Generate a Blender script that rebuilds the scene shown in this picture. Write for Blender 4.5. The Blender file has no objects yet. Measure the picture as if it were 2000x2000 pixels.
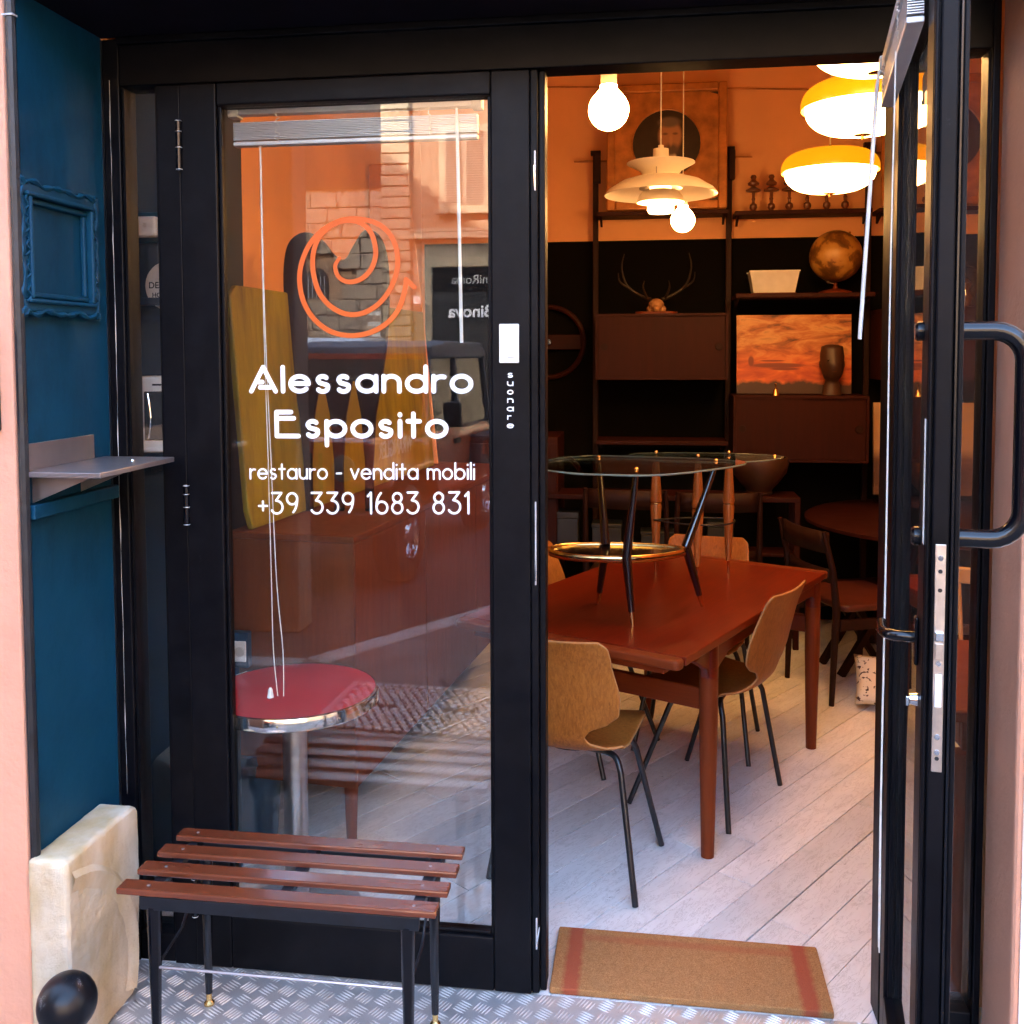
import bpy, math, random
from math import sin, cos, pi, radians, sqrt, atan2, hypot
from mathutils import Vector, Matrix, Euler
random.seed(7)
sc = bpy.context.scene
COL = sc.collection

# ------------------------------------------------------------------ camera
cam_d = bpy.data.cameras.new('camera'); cam = bpy.data.objects.new('camera', cam_d); COL.objects.link(cam)
cam_d.sensor_width = 36; cam_d.lens = 36*1907.87/2000; cam_d.shift_y = -(1000-792.22)/2000
cam_d.clip_start = 0.05; cam_d.clip_end = 500
_y, _p, _r = .13913, .05377, -.003527
_fw = Vector((-sin(_y)*cos(_p), cos(_y)*cos(_p), -sin(_p))); _rt = Vector((cos(_y), sin(_y), 0)); _up = _rt.cross(_fw)
_r2 = cos(_r)*_rt+sin(_r)*_up; _u2 = -sin(_r)*_rt+cos(_r)*_up
_m = Matrix((( _r2.x, _u2.x, -_fw.x, .248), (_r2.y, _u2.y, -_fw.y, -2.35), (_r2.z, _u2.z, -_fw.z, 1.607), (0, 0, 0, 1)))
cam.matrix_world = _m
sc.camera = cam

# ------------------------------------------------------------------ sky, sun, exposure
SUN = Vector((.25, -1, -.6)).normalized()          # the way the sunlight travels: from behind the shop
w = bpy.data.worlds.new('World'); sc.world = w; w.use_nodes = True
nt = w.node_tree; nt.nodes.clear()
sky = nt.nodes.new('ShaderNodeTexSky'); sky.sky_type = 'NISHITA'; sky.sun_disc = False
sky.sun_elevation = math.asin(-SUN.z); sky.sun_rotation = atan2(-SUN.x, -SUN.y); sky.dust_density = 2.0; sky.air_density = 1.0
bg = nt.nodes.new('ShaderNodeBackground'); bg.inputs['Strength'].default_value = .15
out = nt.nodes.new('ShaderNodeOutputWorld')
nt.links.new(sky.outputs[0], bg.inputs[0]); nt.links.new(bg.outputs[0], out.inputs[0])
sl = bpy.data.lights.new('sun', 'SUN'); sl.energy = 2.0; sl.angle = radians(.5); sl.color = (1, .93, .82)
so = bpy.data.objects.new('sun', sl); COL.objects.link(so); so.rotation_euler = SUN.to_track_quat('-Z', 'Y').to_euler(); so.location = (-6, 10, 30)
sc.view_settings.view_transform = 'Standard'; sc.view_settings.look = 'None'
sc.view_settings.exposure = 4.5; sc.view_settings.gamma = 1
cy = sc.cycles
cy.use_denoising = True; cy.denoiser = 'OPENIMAGEDENOISE'; cy.max_bounces = 7; cy.diffuse_bounces = 3; cy.glossy_bounces = 3; cy.use_adaptive_sampling = True; cy.adaptive_threshold = .03
cy.transparent_max_bounces = 16; cy.transmission_bounces = 6; cy.sample_clamp_indirect = 6; cy.caustics_reflective = False; cy.caustics_refractive = False

# ------------------------------------------------------------------ materials
MATS = {}
def newmat(name):
    m = bpy.data.materials.new(name); m.use_nodes = True; n = m.node_tree; b = n.nodes['Principled BSDF']
    return m, n, b
def rgb(c): return (*c, 1)
def mapped(n, scale=(1, 1, 1), rot=(0, 0, 0), kind='Object'):
    tc = n.nodes.new('ShaderNodeTexCoord'); mp = n.nodes.new('ShaderNodeMapping')
    mp.inputs['Scale'].default_value = scale; mp.inputs['Rotation'].default_value = rot
    n.links.new(tc.outputs[kind], mp.inputs[0]); return mp.outputs[0]
def noise(n, vec, scale, detail=4, rough=.6, dist=0):
    t = n.nodes.new('ShaderNodeTexNoise'); t.inputs['Scale'].default_value = scale; t.inputs['Detail'].default_value = detail
    t.inputs['Roughness'].default_value = rough; t.inputs['Distortion'].default_value = dist
    n.links.new(vec, t.inputs['Vector']); return t.outputs[0]
def ramp(n, fac, stops):
    r = n.nodes.new('ShaderNodeValToRGB'); e = r.color_ramp.elements
    while len(e) < len(stops): e.new(.5)
    for i, (p, c) in enumerate(stops): e[i].position = p; e[i].color = rgb(c)
    n.links.new(fac, r.inputs[0]); return r.outputs[0]
def mixc(n, fac, a, b, mode='MIX'):
    x = n.nodes.new('ShaderNodeMix'); x.data_type = 'RGBA'; x.blend_type = mode
    for s, v in ((0, fac), (6, a), (7, b)):
        if isinstance(v, bpy.types.NodeSocket): n.links.new(v, x.inputs[s])
        elif s == 0: x.inputs[0].default_value = v
        else: x.inputs[s].default_value = rgb(v)
    return x.outputs[2]
def math_(n, op, a, b=None, c=None):
    x = n.nodes.new('ShaderNodeMath'); x.operation = op
    for i, v in enumerate((a, b, c)):
        if v is None: continue
        if isinstance(v, bpy.types.NodeSocket): n.links.new(v, x.inputs[i])
        else: x.inputs[i].default_value = v
    return x.outputs[0]
def bump(n, b, h, strength, dist=.01):
    k = n.nodes.new('ShaderNodeBump'); k.inputs['Strength'].default_value = strength; k.inputs['Distance'].default_value = dist
    n.links.new(h, k.inputs['Height']); n.links.new(k.outputs[0], b.inputs['Normal'])
def plain(name, c, rough=.5, metal=0, var=.12, vs=6, bmp=0, bs=60, coat=0, rvar=.0, spec=.5):
    m, n, b = newmat(name); v = mapped(n)
    f = noise(n, v, vs, 5)
    lo = tuple(max(0, x*(1-2*var)) for x in c); hi = tuple(min(1, x*(1+2*var)) for x in c)
    n.links.new(ramp(n, f, [(.25, lo), (.75, hi)]), b.inputs['Base Color'])
    b.inputs['Roughness'].default_value = rough; b.inputs['Metallic'].default_value = metal; b.inputs['Coat Weight'].default_value = coat
    b.inputs['Coat Roughness'].default_value = .15; b.inputs['Specular IOR Level'].default_value = spec
    if rvar:
        f2 = noise(n, v, vs*3, 6)
        n.links.new(math_(n, 'MULTIPLY_ADD', f2, 2*rvar, rough-rvar), b.inputs['Roughness'])
    if bmp: bump(n, b, noise(n, v, bs, 4), bmp)
    MATS[name] = m; return m
def wood(name, c1, c2, axis='X', sc_=9, rough=.35, coat=.2, contrast=(.3, .7), stretch=12, wear=None):
    m, n, b = newmat(name); s = {'X': (1, stretch, stretch), 'Y': (stretch, 1, stretch), 'Z': (stretch, stretch, 1)}[axis]
    v = mapped(n, s)
    f = noise(n, v, sc_*.35, 7, .62, .8); f2 = noise(n, v, sc_*2.2, 3, .5)
    c = mixc(n, .35, ramp(n, f, [(contrast[0], c1), (contrast[1], c2)]), ramp(n, f2, [(.3, c1), (.7, c2)]))
    big = noise(n, mapped(n), 2.5, 2)
    c = mixc(n, .35, c, mixc(n, big, tuple(x*.6 for x in c1), tuple(min(1, x*1.25) for x in c2)))
    if wear:
        wn = noise(n, mapped(n, tuple(1 if q == 1 else 6 for q in s)), 14, 8, .75)
        c = mixc(n, ramp(n, wn, [(.62, (0, 0, 0)), (.7, (1, 1, 1))]), c, wear)
    n.links.new(c, b.inputs['Base Color'])
    b.inputs['Coat Weight'].default_value = coat; b.inputs['Coat Roughness'].default_value = .2
    n.links.new(math_(n, 'MULTIPLY_ADD', noise(n, mapped(n, tuple(1 if q == 1 else 5 for q in s)), 6, 4), .16, rough-.08), b.inputs['Roughness'])
    bump(n, b, f, .03, .003); b.inputs['Specular IOR Level'].default_value = .5 if coat else .18
    MATS[name] = m; return m
def glow(name, c, s, base=(.8, .8, .8)):
    m, n, b = newmat(name); b.inputs['Base Color'].default_value = rgb(base); b.inputs['Emission Color'].default_value = rgb(c)
    b.inputs['Emission Strength'].default_value = s; b.inputs['Roughness'].default_value = .3; MATS[name] = m; return m
def glass(name, tint=(.97, .98, .97), r0=.043, rough=0, dust=0):
    m = bpy.data.materials.new(name); m.use_nodes = True; n = m.node_tree; n.nodes.clear()
    g = n.nodes.new('ShaderNodeNewGeometry'); d = n.nodes.new('ShaderNodeVectorMath'); d.operation = 'DOT_PRODUCT'
    n.links.new(g.outputs['Normal'], d.inputs[0]); n.links.new(g.outputs['Incoming'], d.inputs[1])
    a = math_(n, 'ABSOLUTE', d.outputs['Value']); k = math_(n, 'POWER', math_(n, 'SUBTRACT', 1.0, a), 5.0)
    fr = math_(n, 'MULTIPLY_ADD', k, 1-r0, r0)
    t = n.nodes.new('ShaderNodeBsdfTransparent'); t.inputs[0].default_value = rgb(tint)
    gl = n.nodes.new('ShaderNodeBsdfGlossy'); gl.inputs['Roughness'].default_value = rough
    mx = n.nodes.new('ShaderNodeMixShader'); o = n.nodes.new('ShaderNodeOutputMaterial')
    n.links.new(fr, mx.inputs[0]); n.links.new(t.outputs[0], mx.inputs[1]); n.links.new(gl.outputs[0], mx.inputs[2]); n.links.new(mx.outputs[0], o.inputs[0])
    if dust:
        df = n.nodes.new('ShaderNodeBsdfDiffuse'); df.inputs[0].default_value = (.8, .8, .8, 1); m2 = n.nodes.new('ShaderNodeMixShader')
        k = ramp(n, noise(n, mapped(n, (1, 1, .35)), 9, 9, .75), [(.35, (0, 0, 0)), (.8, (1, 1, 1))])
        n.links.new(math_(n, 'MULTIPLY', k, dust), m2.inputs[0]); n.links.new(mx.outputs[0], m2.inputs[1]); n.links.new(df.outputs[0], m2.inputs[2]); n.links.new(m2.outputs[0], o.inputs[0])
    MATS[name] = m; return m
def ell(n, u, v, cx, cy_, rx, ry, soft=.15):
    a = math_(n, 'DIVIDE', math_(n, 'SUBTRACT', u, cx), rx); b = math_(n, 'DIVIDE', math_(n, 'SUBTRACT', v, cy_), ry)
    r = math_(n, 'SQRT', math_(n, 'ADD', math_(n, 'MULTIPLY', a, a), math_(n, 'MULTIPLY', b, b)))
    mr = n.nodes.new('ShaderNodeMapRange'); mr.interpolation_type = 'SMOOTHSTEP'
    n.links.new(r, mr.inputs[0]); mr.inputs[1].default_value = 1-soft; mr.inputs[2].default_value = 1+soft; mr.inputs[3].default_value = 1; mr.inputs[4].default_value = 0
    return mr.outputs[0]
def uvw(n, sc_=None):
    tc = n.nodes.new('ShaderNodeTexCoord'); s = n.nodes.new('ShaderNodeSeparateXYZ'); n.links.new(tc.outputs['Object'], s.inputs[0]); return s.outputs, tc.outputs['Object']

plain('pink', (.70, .345, .225), .85, var=.05, vs=2.5, bmp=.25, bs=45)
plain('pale', (.93, .80, .70), .85, var=.04, vs=2.5, bmp=.25, bs=45)
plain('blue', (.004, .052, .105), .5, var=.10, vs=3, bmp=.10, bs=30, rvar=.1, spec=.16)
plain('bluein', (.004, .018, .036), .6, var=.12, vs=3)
plain('black', (.0014, .0017, .0032), .42, var=.2, vs=5, bmp=.04, bs=25, rvar=.12, spec=.13)
def wear(name, c, lo, hi, scale, stretch=(1, 1, 1), amt=1.0):
    m = MATS[name]; n = m.node_tree; b = n.nodes['Principled BSDF']; s = b.inputs['Base Color'].links[0].from_socket
    f = noise(n, mapped(n, stretch), scale, 9, .8); k = ramp(n, f, [(lo, (0, 0, 0)), (hi, (1, 1, 1))])
    n.links.new(mixc(n, math_(n, 'MULTIPLY', k, amt), s, c), b.inputs['Base Color'])
wear('black', (.03, .03, .035), .66, .72, 16, (1, 1, .5)); wear('black', (.006, .006, .008), .45, .7, 3)
wear('blue', (.02, .08, .13), .68, .73, 11, (1, 2, 1), .5); wear('blue', (.002, .022, .05), .5, .72, 4, (1, 1, .4), .7)
plain('blackgloss', (.003, .003, .005), .2, var=.1, coat=.2, spec=.35)
plain('blacktrim', (.008, .010, .014), .45, var=.35, vs=14, bmp=.2, bs=40)
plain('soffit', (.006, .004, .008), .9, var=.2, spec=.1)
plain('steel', (.52, .50, .50), .33, 1, var=.15, vs=9, rvar=.12)
plain('brushed', (.36, .32, .32), .34, .8, var=.04, vs=12, rvar=.06)
plain('chrome', (.75, .75, .76), .10, 1, var=.05)
plain('lockmetal', (.62, .55, .50), .38, 1, var=.14, vs=20, rvar=.1)
plain('plate', (.50, .50, .51), .42, .45, var=.22, vs=6, rvar=.14, bmp=.05, bs=120)
plain('platebar', (.78, .78, .78), .32, .45, var=.12, vs=14, rvar=.1)
plain('brass', (.80, .52, .20), .22, 1, var=.1, vs=15)
plain('white', (.82, .82, .78), .35, var=.03)
plain('offwhite', (.62, .60, .54), .45, var=.06)
plain('letterwhite', (.93, .93, .93), .5, var=.0)
plain('letterorange', (.66, .105, .003), .5, var=.0)
plain('alu', (.60, .60, .61), .4, .4, var=.06)
plain('cord', (.78, .74, .66), .8, var=.08, vs=40)
plain('tube', (.006, .0075, .011), .35, var=.3, vs=25, rvar=.15)
wood('slat', (.085, .014, .0055), (.19, .046, .016), 'X', 10, .24, .9, wear=(.10, .022, .012))
wood('teak', (.10, .010, .0022), (.165, .024, .0045), 'Y', 14, .28, .22)
wood('teakx', (.10, .014, .0035), (.17, .032, .007), 'X', 8, .45, 0)
wood('teakz', (.11, .016, .004), (.18, .036, .008), 'Z', 8, .45, 0)
wood('sidebd', (.085, .017, .004), (.17, .042, .010), 'Z', 6, .55, .0)
wood('ply', (.13, .036, .005), (.46, .17, .032), 'Z', 11, .42, 0, (.34, .68), 34, wear=(.10, .03, .004))
wood('plyside', (.28, .13, .05), (.42, .22, .09), 'X', 20, .5, 0)
wood('darkwood', (.010, .0022, .001), (.026, .006, .0025), 'Z', 8, .6, 0)
wood('unit', (.016, .0014, .0005), (.036, .0042, .0011), 'Z', 8, .6, 0)
wood('unitx', (.016, .0014, .0005), (.036, .0042, .0011), 'X', 8, .6, 0)
wood('honey', (.27, .075, .014), (.40, .13, .028), 'Z', 9, .35, .3)
wood('palewood', (.48, .28, .12), (.66, .42, .2), 'Z', 9, .45, .1)
def table_mat():
    m, n, b = newmat('teak'); v = mapped(n, (26, 1.2, 26)); f = noise(n, v, 5, 5, .55); f2 = noise(n, mapped(n, (2.2, .5, 2)), 2, 2)
    c = ramp(n, f, [(.3, (.080, .0045, .0011)), (.7, (.165, .015, .0027))]); c = mixc(n, .5, c, ramp(n, f2, [(.35, (.080, .005, .0012)), (.65, (.17, .017, .0032))]))
    n.links.new(c, b.inputs['Base Color']); b.inputs['Roughness'].default_value = .30; b.inputs['Specular IOR Level'].default_value = .35; MATS['teak'] = m
table_mat()
plain('ebony', (.008, .002, .003), .18, var=.2, coat=.6)
plain('leather', (.016, .007, .003), .45, var=.2, vs=12, bmp=.2, bs=80)
plain('redleather', (.075, .014, .007), .42, var=.2, vs=12)
plain('redtop', (.36, .010, .018), .34, var=.06, vs=3)
plain('cream', (.80, .38, .16), .8, var=.06, vs=1.5, bmp=.08, bs=30)
plain('darkwall', (.0022, .0015, .0009), .9, spec=.1, var=.2, vs=2)
plain('ceilpaint', (.60, .36, .18), .85, var=.04)
plain('yellowboard', (.42, .25, .012), .6, var=.0)
plain('shade', (.86, .80, .70), .4, var=.03)
plain('rubber', (.006, .006, .007), .7, var=.2)
plain('carred', (.55, .09, .03), .22, var=.06, coat=.8)
plain('cartop', (.10, .10, .11), .6, var=.1, bmp=.1, bs=80)
plain('carwhite', (.75, .75, .74), .25, coat=.6, var=.03)
plain('asphalt', (.030, .029, .030), .85, var=.3, vs=10, bmp=.3, bs=120)
plain('paving', (.13, .125, .12), .85, var=.2, vs=5, bmp=.2, bs=70)
plain('kerbstone', (.36, .34, .32), .8, var=.15, vs=8, bmp=.2, bs=60)
plain('castiron', (.025, .02, .018), .6, .1, var=.3, vs=12)
plain('stonewall', (.30, .23, .16), .85, var=.16, vs=4, bmp=.4, bs=30)
plain('quoin', (.36, .28, .18), .85, var=.1, vs=4, bmp=.25, bs=30)
plain('ochre', (.30, .185, .11), .85, var=.07, vs=2, bmp=.2, bs=40)
plain('brownplaster', (.17, .11, .08), .85, var=.08, vs=2)
plain('shutter', (.30, .20, .13), .6, var=.1)
plain('clay', (.10, .033, .013), .7, var=.15, vs=8)
plain('glassedge', (.16, .20, .17), .15)
plain('dimgrey', (.018, .021, .026), .5)
plain('darkclay', (.045, .016, .007), .5, var=.2, vs=8)
plain('bone', (.32, .15, .06), .6, var=.2, vs=14)
plain('horn', (.014, .007, .003), .5, var=.3, vs=16)
plain('silver', (.55, .53, .50), .45, .35, var=.1)
plain('gilt', (.40, .15, .035), .45, .25, var=.25, vs=10, bmp=.1, bs=40)
plain('dullblue', (.012, .05, .10), .4, var=.1)
plain('bulbbase', (.75, .70, .62), .45, var=.03)
wear('plate', (.16, .15, .145), .45, .75, 3, (1, 1, 1), .7); wear('plate', (.2, .19, .18), .62, .7, 30); wear('platebar', (.34, .33, .32), .45, .7, 4, (1, 1, 1), .8)
glass('glass', r0=.070, dust=.006); glass('tableglass', (.80, .86, .84), .05); glass('carglass', (.28, .30, .30), .06); glass('clearglass', (.93, .95, .94), .05)
LS = .76
glow('bulb', (1, .50, .15), LS*6.5); glow('opal', (1, .51, .16), LS*2.2); glow('phglow', (1, .42, .11), LS*1.8)

def yellow_board():
    m, n, b = newmat('yellowpaint'); v = mapped(n, (4, 4, .6)); f = noise(n, v, 3, 7, .7)
    c = ramp(n, f, [(.30, (.10, .060, .002)), (.5, (.26, .19, .004)), (.72, (.40, .31, .012))]); big = noise(n, mapped(n), 1.7, 3)
    c = mixc(n, ramp(n, big, [(.4, (0, 0, 0)), (.65, (1, 1, 1))]), c, (.20, .155, .006)); n.links.new(c, b.inputs['Base Color']); b.inputs['Roughness'].default_value = .6
    MATS['yellowboard'] = m
yellow_board()
def stone_mat():
    m, n, b = newmat('tufa'); v = mapped(n); f = noise(n, v, 7, 8, .6, 0); f2 = noise(n, mapped(n, (3, 3, 1)), 3, 3)
    c = mixc(n, ramp(n, f2, [(.35, (0, 0, 0)), (.7, (1, 1, 1))]), ramp(n, f, [(.3, (.44, .31, .15)), (.65, (.62, .47, .26))]), ramp(n, f, [(.3, (.60, .52, .40)), (.7, (.78, .70, .56))]))
    n.links.new(c, b.inputs['Base Color']); b.inputs['Roughness'].default_value = .8; bump(n, b, noise(n, v, 45, 8, .75), .5, .012); MATS['tufa'] = m
    m, n, b = newmat('marble'); v = mapped(n); f = noise(n, v, 14, 10, .7, 2.2)
    c = ramp(n, f, [(.0, (.003, .0035, .005)), (.60, (.005, .0055, .008)), (.635, (.10, .10, .11)), (.66, (.005, .0055, .008))])
    n.links.new(c, b.inputs['Base Color']); b.inputs['Roughness'].default_value = .34; b.inputs['Specular IOR Level'].default_value = .3; MATS['marble'] = m
stone_mat()
def plank_mat(k):
    m, n, b = newmat('plankpaint'); v = mapped(n, (1, 1, 1), (0, 0, 0), 'Object'); g = .80+.04*k
    oi = n.nodes.new('ShaderNodeObjectInfo')
    ad = n.nodes.new('ShaderNodeVectorMath'); ad.operation = 'ADD'; n.links.new(v, ad.inputs[0])
    cb = n.nodes.new('ShaderNodeCombineXYZ'); n.links.new(math_(n, 'MULTIPLY', oi.outputs['Random'], 50.0), cb.inputs[0]); n.links.new(cb.outputs[0], ad.inputs[1]); vv = ad.outputs[0]
    def st(sx, sy):
        q = n.nodes.new('ShaderNodeMapping'); q.inputs['Scale'].default_value = (sx, sy, 1); n.links.new(vv, q.inputs[0]); return q.outputs[0]
    base = ramp(n, noise(n, st(1, 3), 4, 6, .6), [(.3, (g*.84, g*.845, g*.85)), (.7, (g, g, g))])
    rv = n.nodes.new('ShaderNodeMapRange'); n.links.new(oi.outputs['Random'], rv.inputs[0]); rv.inputs[3].default_value = .82; rv.inputs[4].default_value = 1.08
    hs = n.nodes.new('ShaderNodeHueSaturation'); n.links.new(base, hs.inputs['Color']); n.links.new(rv.outputs[0], hs.inputs['Value'])
    c = hs.outputs[0]
    sp = noise(n, st(1.6, 4), 15, 5, .6)
    c = mixc(n, ramp(n, sp, [(.67, (0, 0, 0)), (.74, (1, 1, 1))]), c, (.26, .245, .23))
    sc2 = noise(n, st(.7, 3.4), 9, 7, .72, 1.2)
    c = mixc(n, math_(n, 'MULTIPLY', ramp(n, sc2, [(.485, (0, 0, 0)), (.5, (1, 1, 1)), (.515, (0, 0, 0))]), .55), c, (.22, .20, .185))
    sm = noise(n, mapped(n, (1, 1, 1), (0, 0, .4)), 5, 9, .78)
    c = mixc(n, math_(n, 'MULTIPLY', ramp(n, sm, [(.54, (0, 0, 0)), (.72, (1, 1, 1))]), .55), c, (.34, .33, .32))
    n.links.new(c, b.inputs['Base Color']); b.inputs['Roughness'].default_value = .42
    bump(n, b, noise(n, st(1, 8), 12, 5), .12, .003); MATS['plank'] = m
plank_mat(1)
def mat_coir():
    m, n, b = newmat('coir'); o, v = uvw(n); x, y = o[0], o[1]
    f = noise(n, v, 420, 2, .5); f2 = noise(n, v, 60, 3)
    base = mixc(n, .4, ramp(n, f, [(.3, (.20, .078, .022)), (.72, (.62, .32, .12))]), ramp(n, f2, [(.3, (.29, .125, .038)), (.7, (.46, .22, .07))]))
    def band(s, c, hw):
        d = math_(n, 'ABSOLUTE', math_(n, 'SUBTRACT', s, c)); d = math_(n, 'ADD', d, math_(n, 'MULTIPLY', math_(n, 'SUBTRACT', f2, .5), .012))
        mr = n.nodes.new('ShaderNodeMapRange'); n.links.new(d, mr.inputs[0]); mr.inputs[1].default_value = hw; mr.inputs[2].default_value = hw+.014; mr.inputs[3].default_value = 1; mr.inputs[4].default_value = 0; return mr.outputs[0]
    ax = math_(n, 'ABSOLUTE', x); r1 = band(ax, .293, .013); r2 = math_(n, 'MULTIPLY', band(y, .222, .007), .45)
    inx = math_(n, 'LESS_THAN', ax, .30)
    k = math_(n, 'MAXIMUM', r1, math_(n, 'MULTIPLY', r2, inx))
    c = mixc(n, math_(n, 'MULTIPLY', k, .85), base, (.36, .06, .024)); n.links.new(c, b.inputs['Base Color']); b.inputs['Roughness'].default_value = .95
    bump(n, b, f, .9, .006); MATS['coir'] = m
mat_coir()
def mat_portrait():
    m, n, b = newmat('portraitpaint'); o, v = uvw(n); x, z = o[0], math_(n, 'SUBTRACT', o[2], .06)
    f = noise(n, v, 14, 4)
    c = ramp(n, f, [(.3, (.012, .008, .006)), (.7, (.03, .018, .012))])
    c = mixc(n, ell(n, x, z, .0, -.185, .15, .10), c, (.03, .022, .018))
    c = mixc(n, ell(n, x, z, .015, -.115, .04, .035, .2), c, (.62, .50, .36))
    c = mixc(n, ell(n, x, z, .02, .005, .066, .092, .2), c, (.36, .17, .085))
    c = mixc(n, ell(n, x, z, .015, .085, .06, .03, .35), c, (.14, .10, .075))
    c = mixc(n, ell(n, x, z, .025, -.075, .045, .035, .5), c, (.09, .06, .045))
    for sx in (-.008, .05): c = mixc(n, ell(n, x, z, sx, .018, .015, .007, .5), c, (.16, .075, .04))
    c = mixc(n, ell(n, x, z, .025, -.02, .010, .03, .6), c, (.42, .2, .1))
    n.links.new(c, b.inputs['Base Color']); b.inputs['Roughness'].default_value = .4; MATS['portrait'] = m
mat_portrait()
def mat_sunset():
    m, n, b = newmat('sunsetpaint'); o, v = uvw(n); x, z = o[0], o[2]
    f = noise(n, mapped(n, (1, 1, 3.2)), 5.5, 5, .6, .6)
    sky_ = ramp(n, f, [(.34, (.10, .03, .012)), (.47, (.44, .13, .03)), (.60, (.62, .30, .10)), (.75, (.20, .07, .03))])
    low = ramp(n, f, [(.35, (.42, .06, .02)), (.55, (.66, .14, .03)), (.7, (.72, .26, .07))])
    mr = n.nodes.new('ShaderNodeMapRange'); n.links.new(z, mr.inputs[0]); mr.inputs[1].default_value = -.06; mr.inputs[2].default_value = .06
    c = mixc(n, mr.outputs[0], low, sky_)
    zz = math_(n, 'ADD', z, math_(n, 'MULTIPLY', math_(n, 'SUBTRACT', noise(n, v, 12, 4), .5), .10))
    gr = n.nodes.new('ShaderNodeMapRange'); n.links.new(zz, gr.inputs[0]); gr.inputs[1].default_value = -.15; gr.inputs[2].default_value = -.175
    c = mixc(n, gr.outputs[0], c, (.05, .02, .015))
    for e in ((-.09, -.065, .15, .014), (-.24, -.04, .016, .03), (-.12, -.038, .07, .005), (-.05, -.085, .08, .008)): c = mixc(n, ell(n, x, z, *e, .25), c, (.20, .035, .02))
    n.links.new(c, b.inputs['Base Color']); b.inputs['Roughness'].default_value = .5; MATS['sunset'] = m
    m, n, b = newmat('landscapepaint'); o, v = uvw(n); f = noise(n, mapped(n, (1, 1, 3)), 4, 5)
    mr = n.nodes.new('ShaderNodeMapRange'); n.links.new(o[2], mr.inputs[0]); mr.inputs[1].default_value = -.06; mr.inputs[2].default_value = .0
    c = mixc(n, mr.outputs[0], ramp(n, f, [(.3, (.06, .03, .02)), (.7, (.2, .10, .06))]), (.46, .30, .17)); n.links.new(c, b.inputs['Base Color']); MATS['landscape'] = m
    m, n, b = newmat('globemap'); v = mapped(n); f = noise(n, v, 9, 8, .6, .3)
    c = ramp(n, f, [(.40, (.09, .034, .006)), (.48, (.17, .07, .012)), (.52, (.36, .17, .03)), (.7, (.46, .24, .05))]); n.links.new(c, b.inputs['Base Color']); b.inputs['Roughness'].default_value = .4; MATS['globemap'] = m
    m, n, b = newmat('cushionprint'); v = mapped(n); f = noise(n, v, 34, 4, .5, .5)
    c = mixc(n, ramp(n, f, [(.58, (0, 0, 0)), (.62, (1, 1, 1))]), (.70, .60, .46), (.06, .03, .03)); o, _ = uvw(n)
    c = mixc(n, ell(n, o[0], o[2], .04, .10, .07, .055, .1), c, (.22, .02, .03)); n.links.new(c, b.inputs['Base Color']); b.inputs['Roughness'].default_value = .9; MATS['cushion'] = m
mat_sunset()

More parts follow.
